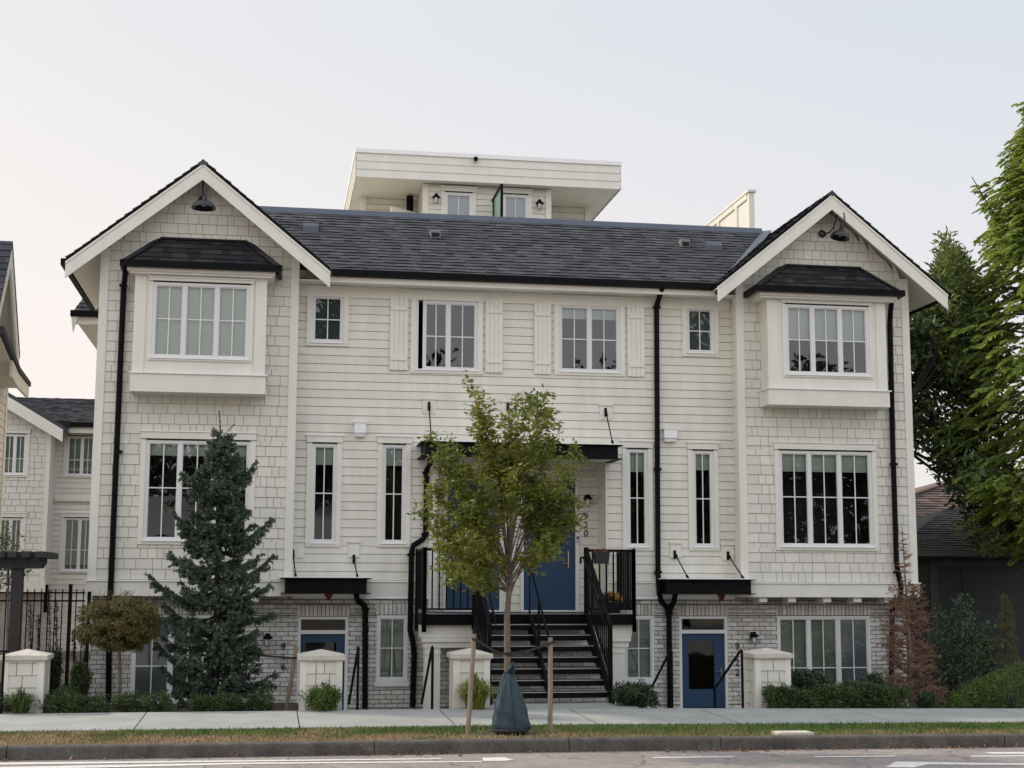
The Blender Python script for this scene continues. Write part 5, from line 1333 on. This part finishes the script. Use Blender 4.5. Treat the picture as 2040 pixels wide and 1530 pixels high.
cb = P(2010, 1400, -1.2); root = plantroot('small_cypress', (cb[0], -1.2, 0), 'small upright dark cypress before the garage door', 'tree')
tr = MB(); ct = P(2006, 1190, -1.2)[2]; tr.tube([(cb[0], -1.2, -.05), (cb[0], -1.2, ct)], [.04, .006], 6); cs = []
for _ in range(170): t = rng.random()**.8; a = rng.random()*6.283; R_ = np.interp(t, [0, .3, .6, .85, 1], [.28, .27, .2, .13, .03])*rng.random()**.4; cs.append((cb[0]+R_*math.cos(a), -1.2+R_*math.sin(a), t*ct))
lf = MB(); cloud(lf, cs, .06, 26, .05, .012, .4, -.8); tr.build('trunk', m_darkbark, root); lf.build('crown', lm_globe, root)
for (pl_, lb, nm) in (([(1880, 1408), (1905, 1378), (1960, 1352), (1985, 1345), (1990, 1412)], 'bright green spreading shrub along the pavement near dead conifer', 0), ([(1985, 1412), (1985, 1346), (2020, 1325), (2075, 1318), (2075, 1414)], 'bright green spreading shrub at the photo edge under the cypress', 1)):
    cs = [P(x, y, -3.2+rng.normal()*.3) for x, y in polyfill(pl_, 120)]; c0 = P(pl_[0][0]+40, 1405, -3.2)
    root = plantroot('spreading_shrub', (c0[0], -3.2, 0), lb, 'shrub', 'bright spreading shrubs by the pavement'); tr = MB()
    for k in range(12): q = np.array(cs[rng.integers(len(cs))]); tr.tube([(c0[0], -3.2, -.1), ((c0[0]+q[0])/2, (q[1]-3.2)/2, .0), q], [.012, .01, .004], 4, cap=False)
    tr.build('stems', m_darkbark, root)
    lf = MB(); cloud(lf, cs, .10, 34, .06, .02, .7, -.3); lf.build('foliage', lm_bright, root)

# ------------------------------------------------------------------ big trees to the right
cX, cY = P(2128, 700, 2.2)[0], 2.2
root = plantroot('cedar_tree', (cX, cY, 0), 'tall bright green cedar with drooping sprays at the photo edge', 'tree')
tr = MB(); tr.tube([(cX, cY, -.2), (cX, cY, 6), (cX-.05, cY, 11), (cX, cY, 16)], [.34, .24, .13, .02], 10); lf = MB()
def crad(z): return np.interp(z, [3.2, 4.2, 5.5, 7.5, 9.2, 11, 13, 16], [1.9, 2.4, 2.75, 2.75, 2.4, 1.75, 1.05, .1])
def spray(tip, d, L):
    """flat drooping fan of scale foliage"""
    n = 26; t = np.linspace(.12, 1, n)[:, None]; d = ndir(d); sd_ = ndir(np.cross(d, [0, 0, 1.])+rng.normal(size=3)*.2)
    ax_ = tip-d*L+d*L*t+np.array([0, 0, -1.])*(t**2)*L*.45
    for s_ in (-1, 1):
        dd = ndir(d+sd_*s_*rng.uniform(.5, 1.0, (n, 1))+np.array([0, 0, -.55])+rng.normal(size=(n, 3))*.15)
        leaves(lf, ax_, dd, L*.32*(1.15-.6*t[:, 0])*rng.uniform(.7, 1.25, n), .045, .05)
for i in range(4300):
    z = rng.uniform(3.0, 15.6); a = rng.uniform(0, 6.283)
    f = 1+.16*math.sin(a*5+z*2.1)+.13*math.sin(a*3-z*3.3)+.08*math.sin(a*9+z*5.7)
    R_ = crad(z)*f*rng.uniform(.68, 1.05); d = np.array([math.cos(a), math.sin(a), rng.uniform(-.25, .35)])
    spray(np.array([cX+R_*math.cos(a), cY+R_*math.sin(a), z]), d, rng.uniform(.28, .85))
for i in range(46):
    z = rng.uniform(4, 14); a = rng.uniform(1.5, 4.9); R_ = crad(z)*.85; tr.tube([(cX, cY, z-.3), (cX+R_*.5*math.cos(a), cY+R_*.5*math.sin(a), z-.1), (cX+R_*math.cos(a), cY+R_*math.sin(a), z)], [.05, .03, .01], 5, cap=False)
# the limb that reaches out towards the house
l0, l1 = np.array([cX-.4, cY, 8.9]), np.array(P(1936, 352, cY))
for t in np.linspace(.1, 1, 34):
    for k in range(2): spray(l0+(l1-l0)*t+rng.normal(size=3)*.1+np.array([0, 0, -.05]), np.array([-.8, rng.normal()*.6, rng.uniform(-.3, .5)]), lerp(.55, .32, t))
tr.tube([l0, l0*.5+l1*.5+np.array([0, 0, -.1]), l1], [.05, .03, .01], 5)
for z, dx in ((12.6, 1.25), (11.7, 1.6), (10.9, 1.75), (13.6, .95)):
    for t in np.linspace(.3, 1, 12): spray(np.array([cX-dx*t-.1, cY+rng.normal()*.15, z+.35*t]), np.array([-1, rng.normal()*.5, .2]), .4)
tr.build('trunk', m_darkbark, root); lf.build('crown', lm_cedar, root)

mY = 4.0
def mdens(x, y):
    if 1812 < x < 1905 and 775 < y < 850: return .35
    if x < 1850 and y > 880: return .5
    return 1
mp_ = polyfill([(1888, 500), (1905, 530), (1985, 590), (1985, 965), (2060, 1010), (2060, 1085), (1965, 1075), (1925, 1020), (1890, 945), (1862, 915), (1822, 905), (1775, 850), (1775, 640), (1838, 615), (1855, 565)], 310, mdens)
mb0 = (14.6, mY, 0)
root = plantroot('magnolia_tree', (mb0[0], mY, 0), 'dark glossy broadleaf tree behind the cedar and right of the house', 'tree')
cs = [P(x, y, mY+rng.normal()*.9) for x, y in mp_]
cs2 = [P(x, y, mY-.5+rng.normal()*.4) for x, y in polyfill([(1884, 478), (1900, 500), (1935, 540), (1925, 640), (1870, 640), (1866, 560)], 42)]+[P(x, y, mY) for x, y in ((1884, 478), (1872, 535), (1868, 552), (1900, 520), (1912, 515))]
tr = MB(); t0 = np.array([mb0[0], mY, -.2]); t1 = np.array([mb0[0]+.1, mY+.1, 6.3]); tr.tube([t0, t0*.5+t1*.5, t1], [.13, .11, .08], 8)
for k in range(46): q = np.array((cs+cs2)[rng.integers(len(cs)+len(cs2))]); s_ = t1+np.array([0, 0, rng.uniform(-.5, 1.6)]); tr.tube([s_, s_*.45+q*.55+np.array([0, 0, .3]), q], [.055, .03, .008], 5, cap=False)
lf = MB(); cloud(lf, cs, .36, 62, .19, .085, .6, .15)
tr.build('trunk', m_darkbark, root); lf.build('crown', lm_magnolia, root)
lm_upright = leaf_mat('upright_green_leaf', [(.0, (.06, .095, .025)), (.5, (.145, .195, .045)), (.85, (.23, .27, .075)), (1, (.28, .18, .08))], .35, .45, 1.2)
uY = 2.7; ub = (14.3, uY, 0); root = plantroot('upright_tree', (ub[0], uY, 0), 'mid green tree with upright leafy shoots between gable and cedar', 'tree')
cs2 = [P(x, y, uY+rng.normal()*.4) for x, y in polyfill([(1884, 478), (1900, 500), (1930, 540), (1925, 700), (1912, 780), (1880, 720), (1850, 640), (1862, 565)], 90)]+[P(x, y, uY) for x, y in ((1884, 476), (1886, 490), (1872, 533), (1866, 552), (1900, 515), (1915, 512), (1850, 630), (1838, 640))]
tr = MB(); u0 = np.array([ub[0]+.1, uY, -.2]); u1 = np.array(P(1915, 640, uY)); tr.tube([u0, u0+np.array([0, 0, 4.0]), u0+np.array([.25, 0, 6.6]), u1], [.09, .08, .06, .03], 7)
for q in cs2[::2]: q = np.array(q); s_ = u0+np.array([.25, 0, 6.6])+(u1-u0-np.array([.25, 0, 6.6]))*rng.uniform(0, .95); tr.tube([s_, s_*.5+q*.5+np.array([0, 0, -.1]), q], [.03, .02, .006], 4, cap=False)
lf = MB(); cloud(lf, cs2, .26, 44, .17, .06, .6, -.5); tr.build('trunk', m_darkbark, root); lf.build('crown', lm_upright, root)

# ------------------------------------------------------------------ neighbour's low house with garage, right
YN = 5.0
gx0, gx1 = P(1700, 1150, YN)[0], 25.0; ze = P(1920, 1098, YN)[2]
nb = empty('neighbour_bungalow', (18, YN, 0), 'low bungalow with brown hipped roof and dark garage door', 'house')
d0, d1, dz = P(1868, 1180, YN)[0], 21.5, P(1950, 1130, YN)[2]
b = MB(); b.box(gx0, d0-.2, YN, YN+.3, -.4, ze-.1); b.box(d0-.2, d1+.2, YN+.002, YN+.3, dz+.16, ze-.1); b.box(d1+.2, gx1, YN, YN+.3, -.4, ze-.1); b.quad((gx0, YN+8, -.4), (gx0, YN+.3, -.4), (gx0, YN+.3, ze-.1), (gx0, YN+8, ze-.1)); b.build('wall', m_stone, nb)
b = MB(); b.box(d0-.2, d0, YN-.03, YN+.2, -.4, dz+.16); b.box(d1, d1+.2, YN-.03, YN+.2, -.4, dz+.16); b.box(d0, d1, YN-.03, YN+.2, dz, dz+.16); b.build('door_surround', plain('grey_timber', (.075, .073, .067), .8, .2, 4), nb)
b = MB(); n = 6; hh = (dz+.4)/n
for i in range(n): b.box(d0, d1, YN+.10, YN+.14, -.4+i*hh+.01, -.4+(i+1)*hh-.01)
b.box(d0, d1, YN+.13, YN+.15, -.4, dz); b.box(P(1923, 1180, YN)[0]-.02, P(1923, 1180, YN)[0]+.02, YN+.085, YN+.1, -.4, dz); b.build('garage_door', m_gdoor, nb)
b = MB(); ey = YN-.5
# front hip: eave, slope back to an apex, and the higher ridge behind
ap = P(1888, 1011, YN+2.2); ar = P(1888, 1011, YN+2.2); 
hx0, hx1 = P(1700, 1100, ey)[0]-.2, gx1+.5
apx = P(1888, 1012, YN+2.3)
L_ = math.hypot(apx[1]-ey, apx[2]-ze)
m1 = roofmap((0, ey, ze), (1, 0, 0), (0, apx[1]-ey, apx[2]-ze))
el = P(1826, 1052, ey+.9)
lf_l = lambda v: (lerp(apx[0]-2.9, apx[0], v/L_), lerp(hx1, apx[0]+3.5, v/L_))
tabs(b, m1, L_, lf_l, .16)
b.add([(apx[0]-2.9, ey, ze-.01), (hx1, ey, ze-.01), (apx[0]+3.5, apx[1], apx[2]-.01), (apx[0], apx[1], apx[2]-.01), (apx[0]-2.9, YN+7, ze-.01)], [(0, 1, 2, 3), (0, 3, 4)], 0)
b.build('front_roof', [m_greyroof, m_gap], nb)
b = MB(); rx, ry = P(1990, 935, YN+6.5), YN+6.5
z1 = apx[2]-.25; fy = YN+2.0
left = P(1800, 985, YN+6.5)
A0 = (hx0-1.5, fy, ze+.1); rdg0 = (rx[0]-.4, ry, rx[2]); rdg1 = (rx[0]+5, ry, rx[2])
L2 = math.hypot(ry-fy, rx[2]-A0[2]); m2 = roofmap(A0, (1, 0, 0), (0, ry-fy, rx[2]-A0[2]))
tabs(b, m2, L2, lambda v: (lerp(0, rdg0[0]-A0[0], v/L2), lerp(14, rdg1[0]-A0[0], v/L2)), .16, (.25, .5))
b.add([A0, (A0[0]+14, fy, A0[2]), rdg1, rdg0, (A0[0], ry+4, A0[2])], [(0, 1, 2, 3), (4, 0, 3)], 0)
for i in range(14): p, q = Vector(A0).lerp(Vector(rdg0), i/14), Vector(A0).lerp(Vector(rdg0), (i+1.1)/14); b.bar(p, q, .25, .04)
b.build('main_roof', [m_brownroof, m_gap], nb)
b = MB(); b.box(apx[0]-3.0, hx1, ey-.12, ey, ze-.14, ze+.0); b.build('gutter', plain('grey_gutter', (.11, .11, .11), .5), nb)
b = MB(); b.box(apx[0]-2.9, hx1, ey, YN, ze-.16, ze-.13); b.build('soffit', plain('dark_soffit', (.07, .068, .062), .8), nb)

# ------------------------------------------------------------------ left: rear row, end house, fence, pergola
YRr = 20.0
rh = empty('rear_townhouse', (-8, YRr, 0), 'rear cream townhouse seen in the gap between the two rows', 'house')
WR = [RC(133, 188, 869, 948, YRr+1.2), RC(126, 183, 1032, 1138, YRr+1.2)]; WG = [RC(6, 52, 865, 946, YRr), RC(-5, 43, 1032, 1142, YRr)]
xg = P(96, 1000, YRr)[0]; ze_ = P(160, 846, YRr+1.0)[2]
b = MB(); lap(b, frontmap(YRr+1.2), xg-1, P(260, 1000, YRr+1)[0], -.3, ze_, .178, [gro(q, .01) for q in WR]); b.build('siding', [m_lap, m_lapshade], rh)
rake1 = P(126, 855, YRr-.4); rake0 = P(5, 782, YRr-.4); sl_ = (rake0[2]-rake1[2])/(rake1[0]-rake0[0])
b = MB(); zt_ = rake1[2]+sl_*(rake1[0]-xg)+.0
shakes(b, frontmap(YRr), xg-8, xg-.15, 2.3, 14, .203, [gro(q, .01) for q in WG], lim=lambda z: (xg-8, min(xg, rake1[0]-(z-rake1[2]+.1)/sl_)), gap=.014, wr=(.2, .36))
b.quad((xg, YRr+1.2, 2.2), (xg, YRr, 2.2), (xg, YRr, zt_), (xg, YRr+1.2, zt_)); b.build('shingle_wall', [m_shake, m_gapshade], rh)
b = MB(); b.box(xg-.15, xg, YRr-.03, YRr+.02, 2.3, zt_-.15); b.box(xg-8, xg+.03, YRr-.05, YRr+.02, 1.95, 2.3); b.box(xg+.05, xg+3, YRr+1.1, YRr+1.18, P(160, 992, YRr+1.2)[2]-.12, P(160, 992, YRr+1.2)[2]); b.build('trim', m_trim, rh)
b = MB(); b.quad((xg-8, YRr+.3, -.4), (xg-.1, YRr+.3, -.4), (xg-.1, YRr+.3, 1.95), (xg-8, YRr+.3, 1.95)); b.build('brick_base', plain('far_brick', (.32, .29, .27), .9, .2, 6), rh)
for q in WR: window(rh, q, YRr+1.2, (.55,), .4, .88, m_curtain, sill=False)
for q in WG: window(rh, q, YRr, (.5,), .4, .9, m_curtain, sill=False)
b = MB(); A = (rake1[0]+.15, YRr-.4, rake1[2]+.05)
pts = [(rake1[0], rake1[2]-.02), (rake0[0]-6, rake0[2]+6*sl_-.02), (rake0[0]-6, rake0[2]+6*sl_+.12), (rake1[0], rake1[2]+.12)]
b.prism(pts[::-1], YRr-.45, YRr+6, 0); 
yg = YRr+.8; rt = P(120, 797, YRr+4.5); L_ = math.hypot(rt[1]-yg, rt[2]-ze_)
tabs(b, roofmap((rake1[0]-9, yg, ze_+.05), (1, 0, 0), (0, rt[1]-yg, rt[2]-ze_)), L_, lambda v: (0+9*.0+4, 16), .15)
b.quad((rake1[0]-9, yg, ze_+.03), (rake1[0]+7, yg, ze_+.03), (rake1[0]+7, rt[1], rt[2]), (rake1[0]-9, rt[1], rt[2])); b.box(rake1[0]-5, rake1[0]+7, rt[1]-.1, rt[1]+.2, rt[2]-.1, rt[2]+.05); b.box(xg-.2, xg+.5, yg-.2, yg+.3, ze_-.12, ze_+.08, 1); b.build('roof', [m_shingle, m_gap], rh)
b = MB(); pts = [(rake1[0], rake1[2]-.42), (rake0[0]-6, rake0[2]+6*sl_-.42), (rake0[0]-6, rake0[2]+6*sl_-.02), (rake1[0], rake1[2]-.02)]; b.prism(pts[::-1], YRr-.46, YRr-.4); b.box(xg+.3, xg+7, yg-.0, yg+.06, ze_-.3, ze_-.1); b.build('bargeboard', m_trim, rh)
b = MB(); b.box(rake1[0]-.1, xg+7, yg-.12, yg, ze_-.1, ze_+.05); b.build('gutter', m_black, rh)
b = MB(); b.tube([P(124, 858, YRr+.7), P(110, 868, YRr+1), P(105, 880, YRr+1.05), P(92, 1170, YRr+1.05), P(90, 1220, YRr+1.05)], .06, 8); b.build('downpipe', m_black, rh)

XE = -6.1
eh = empty('end_townhouse', (-8, 5, 0), 'cream townhouse at the photo edge with dark gable roof end', 'house')
yr_ = PX(11, XE+.5); ye_ = PX(37, XE+.5); zr = P(11, 480, yr_)[2]; zev = P(37, 705, ye_)[2]; yl_ = 2*yr_-ye_
b = MB(); run = ye_-yr_; L_ = math.hypot(run, zr-zev)
tabs(b, roofmap((XE+.5, ye_, zev), (-1, 0, 0), (0, -run, zr-zev)), L_, lambda v: (0, 9)); tabs(b, roofmap((XE-8.5, yl_, zev), (1, 0, 0), (0, run, zr-zev)), L_, lambda v: (0, 9))
b.prism_x([(yl_, zev-.01), (yr_, zr-.01), (ye_, zev-.01), (ye_, zev-.1), (yr_, zr-.1), (yl_, zev-.1)], XE-8.5, XE+.5, 1)
b.build('roof', [m_shingle, m_black], eh)
b = MB(); b.prism_x([(yl_, zev-.101), (yr_, zr-.101), (ye_, zev-.101), (ye_, zev-.56), (yr_, zr-.56), (yl_, zev-.56)], XE+.44, XE+.49); b.build('bargeboard', m_trim, eh)
b = MB(); b.prism_x([(yl_, zev-.11), (yr_, zr-.11), (ye_, zev-.11), (ye_, zev-.14), (yr_, zr-.14), (yl_, zev-.14)], XE-8, XE+.44); b.build('soffit', m_trim, eh)
yw = PX(14.5, XE); 
b = MB(); lap(b, lambda u, o, z: (XE+o, u, z), 2*yr_-yw, yw, -.3, zev+.2, .178); lap(b, lambda u, o, z: (XE+o, u, z), yr_-1, yr_+1, zev+.2, zr-.6, .178); b.quad((XE, yw, -.3), (XE-8, yw, -.3), (XE-8, yw, zev), (XE, yw, zev)); b.build('siding', [m_lap, m_lapshade], eh)
b = MB(); b.box(XE-.02, XE+.03, yw-.14, yw+.02, -.3, zev-.1); b.build('corner_board', m_trim, eh)
b = MB(); y2 = PX(40, XE+.6); zz = P(40, 733, y2)[2]; y3 = PX(62, XE+.6); z3 = P(62, 762, y3)[2]
b.prism_x([(y2-2.2, zz+.55), (y2, zz), (y3, z3), (y3, z3-.10), (y2, zz-.12), (y2-2.2, zz+.4)], XE, XE+.6); b.prism_x([(y2-2.2, zz+.39), (y2, zz-.125), (y3, z3-.105), (y3, z3-.14), (y2, zz-.16), (y2-2.2, zz+.35)], XE, XE+.5, 1); b.build('lower_roof', [m_shingle, m_trim], eh)
b = MB(); b.prism_x([(y2-.8, zz+.05), (y2, zz-.121), (y3, z3-.101), (y3, z3-.36), (y2, zz-.42), (y2-.8, zz-.3)], XE+.5, XE+.56); b.build('lower_fascia', m_trim, eh)

YF2 = -.3
fx0, fx1 = P(-40, 1280, YF2)[0], XL0-.02
ft = P(100, 1180, YF2)[2]
fe = empty('iron_fence', ((fx0+fx1)/2, YF2, 0), 'black iron picket fence between the pergola and the house', 'fence')
for zz in (P(100, 1181, YF2)[2], P(100, 1197, YF2)[2], .2):
    b = MB(); b.box(fx0, fx1, YF2-.018, YF2+.018, zz-.016, zz+.016); b.build('rail', m_black, fe)
x = fx0+.05
while x < fx1:
    b = MB(); b.box(x-.010, x+.010, YF2-.010, YF2+.010, .05, ft+.06); b.build('picket', m_black, fe); x += .128
for xx, yt in ((136, 1165), (38, 1165), (174, 1180)):
    a = P(xx, 1280, YF2)[0]; b = MB(); b.box(a-.032, a+.032, YF2-.032, YF2+.032, -.1, P(xx, yt, YF2)[2]); b.box(a-.037, a+.037, YF2-.037, YF2+.037, P(xx, yt, YF2)[2], P(xx, yt, YF2)[2]+.015); b.build('post', m_black, fe)

YPg = -1.6
pg = empty('pergola', (P(30, 1200, YPg)[0], YPg, 0), 'charcoal timber pergola over the path at the photo edge', 'pergola')
b = MB(); a, c = P(20, 1200, YPg)[0], P(42, 1200, YPg)[0]; zb_, zt_ = P(40, 1132, YPg)[2], P(40, 1111, YPg)[2]
b.box(a, c, YPg, YPg+.2, -.1, zb_); b.build('post', m_darkwood, pg)
xe = P(90, 1120, YPg)[0]
for y0 in (YPg-.06, YPg+.2):
    b = MB(); b.prism([(a-2.6, zb_), (xe-.06, zb_), (xe, zb_+.1), (xe, zt_), (a-2.6, zt_)], y0, y0+.055); b.build('beam', m_darkwood, pg)
for x in (-35, 2, 25, 52, 80):
    X = P(x, 1105, YPg-.3)[0]; b = MB(); b.box(X-.07, X+.07, YPg-.38, YPg+1.5, zt_+.001, zt_+.11); b.build('rafter', m_darkwood, pg)
cs = [P(x, y, -.9+rng.normal()*.25) for x, y in polyfill([(-10, 1110), (0, 1065), (15, 1042), (32, 1060), (50, 1085), (45, 1100), (62, 1135), (40, 1165), (0, 1190), (-20, 1160)], 46)]
root = plantroot('young_maple', (P(20, 1300, -.9)[0], -.9, 0), 'thin green young tree growing behind the pergola', 'tree'); tr = MB(); b0 = np.array([P(18, 1300, -.9)[0], -.9, -.05]); t1 = np.array(P(18, 1060, -.9)); tr.tube([b0, t1], [.03, .008], 5)
for q in cs[::3]: q = np.array(q); tr.tube([b0*.3+t1*.7, q], [.008, .003], 4, cap=False)
lf = MB(); cloud(lf, cs, .10, 12, .075, .035, .6, .3); tr.build('trunk', m_bark, root); lf.build('crown', lm_fern, root)
# tall flower spires behind the fence
G3 = 'tall flower spires behind the fence'
for i, (x, yt, lb) in enumerate(((112, 1195, 'tall dark flower spire behind the fence right of the pergola post'), (98, 1180, 'reddish flower spire behind the fence beside downpipe'), (60, 1200, 'flower spire right of the pergola post behind the fence'), (76, 1225, 'paler flower spire between two taller ones behind the fence'), (148, 1255, 'short flower spire behind the fence right of its post'), (166, 1205, 'dark flower spire at the house corner behind the fence'))):
    Y = .4+random.uniform(-.1, .3); a = np.array(P(x, 1385, Y)); a[2] = .05; t = np.array(P(x, yt, Y)); root = plantroot('flower_spire', a, lb, 'plant', G3)
    b = MB(); b.tube([a, a*.5+t*.5+np.array([.02, 0, 0]), t], [.012, .009, .004], 5); b.build('stem', m_darkbark, root)
    lf = MB(); n = 260; f = rng.random((n, 1))**.7; leaves(lf, a+(t-a)*f+rng.normal(size=(n, 3))*.012, ndir(unit(n)+np.array([0, 0, .3])), rng.uniform(.03, .09, n), .022); lf.build('foliage', lm_spire if i != 1 else lm_redflower, root)
shrub('leafy_shrub', 160, 1325, 15, -.9, 'dark loose shrub against the house corner by the fence', 'shrub', None, lm_magnolia, .07, .03, 34, ybot=1400)
shrub('leafy_shrub', 100, 1300, 20, .3, 'low dark shrub behind the fence under the spires', 'shrub', None, lm_laurel, .06, .03, 34, ybot=1400)

# ------------------------------------------------------------------ planters on the landing
zr_ = ZT; p = P(1197, 1110, YD-.08)
root = empty('rail_planter', (p[0], YD-.08, p[2]), 'black planter of reddish flowers hung over the landing rail', 'planter')
b = MB(); b.prism([(p[0]-.13, p[2]-.13), (p[0]+.13, p[2]-.13), (p[0]+.155, p[2]+.08), (p[0]-.155, p[2]+.08)], YD-.2, YD-.06); b.box(p[0]-.165, p[0]+.165, YD-.21, YD-.05, p[2]+.08, p[2]+.105); b.box(p[0]-.12, p[0]-.08, YD-.06, YD+.04, p[2]+.09, p[2]+.11); b.box(p[0]+.08, p[0]+.12, YD-.06, YD+.04, p[2]+.09, p[2]+.11); b.build('pot', m_terra, root)
lf = MB(); cloud(lf, [(p[0]+rng.uniform(-.12, .12), YD-.13, p[2]+.11) for _ in range(9)], .06, 20, .035, .022); lf.build('flowers', lm_redflower, root)
p = P(1218, 1218, -.62); p = (p[0], -.62, ZD)
root = empty('flower_pot', p, 'dark pot of yellow and red chrysanthemums on the landing', 'flower pot')
b = MB(); b.lathe([(0, 0), (.12, 0), (.16, .2), (.175, .2), (.175, .225), (.15, .225), (.14, .19), (0, .19)], p, 18); b.build('pot', m_terra, root)
cs = [(p[0]+.22*u[0], p[1]+.2*u[1], p[2]+.33+.13*abs(u[2])-.06) for u in unit(70)]
lf = MB(); cloud(lf, [(c[0]*.8+p[0]*.2, c[1]*.8+p[1]*.2, c[2]-.05) for c in cs], .06, 12, .05, .025); lf.build('foliage', lm_laurel, root)
lf = MB(); cloud(lf, [c for c in cs if c[0] > p[0]-.06], .035, 20, .03, .02); lf.build('yellow_flowers', lm_flower, root)
lf = MB(); cloud(lf, [c for c in cs if c[0] <= p[0]-.06], .035, 20, .03, .02); lf.build('red_flowers', lm_redflower, root)

# ------------------------------------------------------------------ verge grass, litter, cover slab
b = MB(); n = 42000
X = rng.uniform(-5.5, 14.5, n); Y = rng.uniform(-8.19, -6.42, n)
Z = np.array([gz(x, y) for x, y in zip(X, Y)])-.035
bare = (np.hypot(X-base[0], (Y-YT)*1.0) < .55) & (rng.random(n) < .75); X, Y, Z = X[~bare], Y[~bare], Z[~bare]; n = len(X)
d = ndir(np.stack([rng.normal(size=n)*.5, rng.normal(size=n)*.5, np.ones(n)], 1)); c = np.stack([X, Y, Z], 1)
leaves(b, c, d, rng.uniform(.035, .085, n)*np.where(Y > -7.2, 1.15, .8), .011, .2)
tag(b.build('verge_grass', m_grass), kind='stuff')
b = MB(); n = 520
X = np.concatenate([rng.uniform(-4, 13, 260), rng.normal(1.9, .5, 60), rng.normal(7.0, .6, 110), rng.normal(9.5, .8, 90)]); Y = -8.39-np.abs(rng.normal(size=n))*.09
c = np.stack([X, Y, [gz(x, -8.36)-.172 for x in X]], 1); u = unit(n); u[:, 2] = np.abs(u[:, 2])*.35
leaves(b, c, ndir(u), rng.uniform(.03, .1, n), rng.uniform(.015, .04, n), .4)
n = 120; X = rng.uniform(-4, 13, n); Y = rng.uniform(-8.1, -6.5, n); c = np.stack([X, Y, [gz(x, y)+.01 for x, y in zip(X, Y)]], 1); u = unit(n); u[:, 2] *= .3; leaves(b, c, ndir(u), rng.uniform(.03, .08, n), .03, .4)
tag(b.build('leaf_litter', lm_litter), kind='stuff')
q = P(1580, 1462, -7.9); b = MB(); zz = gz(q[0], -7.9)
b.box(q[0]-.28, q[0]+.28, -8.05, -7.72, zz-.08, zz+.02); b.box(q[0]-.24, q[0]+.24, -8.02, -7.75, zz+.02, zz+.026)
tag(b.build('utility_cover', m_cap, loc=(q[0], -7.9, zz)), 'pale concrete utility cover set in the verge near the kerb', 'utility cover')

# ------------------------------------------------------------------ the far side of the street (behind the camera, mirrored in the windows)
b = MB(); b.quad((-300, -300, -.2), (300, -300, -.2), (300, -33, -.2), (-300, -33, -.2)); b.build('bounce_lawn', plain('dry_lawn', (.26, .22, .13), .95, .2, .5))['kind'] = 'structure'  # unseen ground, added pale to bounce warm light at the facade
for x, y, h, r, lb in ((-11, -52, 13, 6, 'roadside tree across the street opposite the end townhouse'), (-1, -50, 12, 5.5, 'roadside tree across the street opposite the spruce'), (8.5, -52, 15, 5.5, 'roadside tree across the street opposite the stair'), (18.5, -52, 14.5, 5.5, 'roadside tree across the street opposite door 922'), (28.5, -50, 15.5, 6, 'roadside tree across the street opposite the bungalow'), (38, -52, 15, 6, 'roadside tree across the street opposite the cedar'), (3.4, -51, 19.5, 3.2, 'unseen narrow tree added to darken window reflections, opposite door 916'), (23.6, -51, 20, 3.4, 'unseen narrow tree added to darken window reflections, opposite the right gable')):  # the two tall narrow ones are added to darken window reflections
    root = plantroot('roadside_tree', (x, y, -.2), lb, 'tree', 'trees across the road'); tr = MB(); tr.tube([(x, y, -.3), (x+.2, y, h*.4), (x, y, h*.8)], [.3, .22, .05], 7); cs = []
    for _ in range(230):
        u = unit(1)[0]*rng.random()**.4; cs.append((x+u[0]*r, y+u[1]*r, h*.53+u[2]*h*.47))
        if rng.random() < .15: tr.tube([(x, y, h*.4), cs[-1]], [.09, .02], 4, cap=False)
    lf = MB(); cloud(lf, cs, 1.25, 38, .55, .3); tr.build('trunk', m_darkbark, root); lf.build('crown', lm_far, root)

nh = empty('opposite_bungalow', (-2, -46, -.2), 'low pale roofed house across the street, mirrored in the left windows', 'house')
b = MB(); b.box(-8.2, 4.2, -50.5, -44, -.3, 4.6); b.build('wall', plain('opposite_render', (.30, .27, .24), .8, .1, 2), nh)
b = MB(); b.prism_x([(-51.2, 4.55), (-43.3, 4.55), (-47.2, 6.6)][::-1], -8.8, 4.8); b.build('roof', plain('pale_roof', (.50, .49, .47), .8, .1, 2), nh)
b = MB()
for x in (-6.4, -2.4, 1.4): b.box(x, x+1.6, -43.99, -43.96, 1.2, 2.9)
b.build('windows', m_gap, nh)
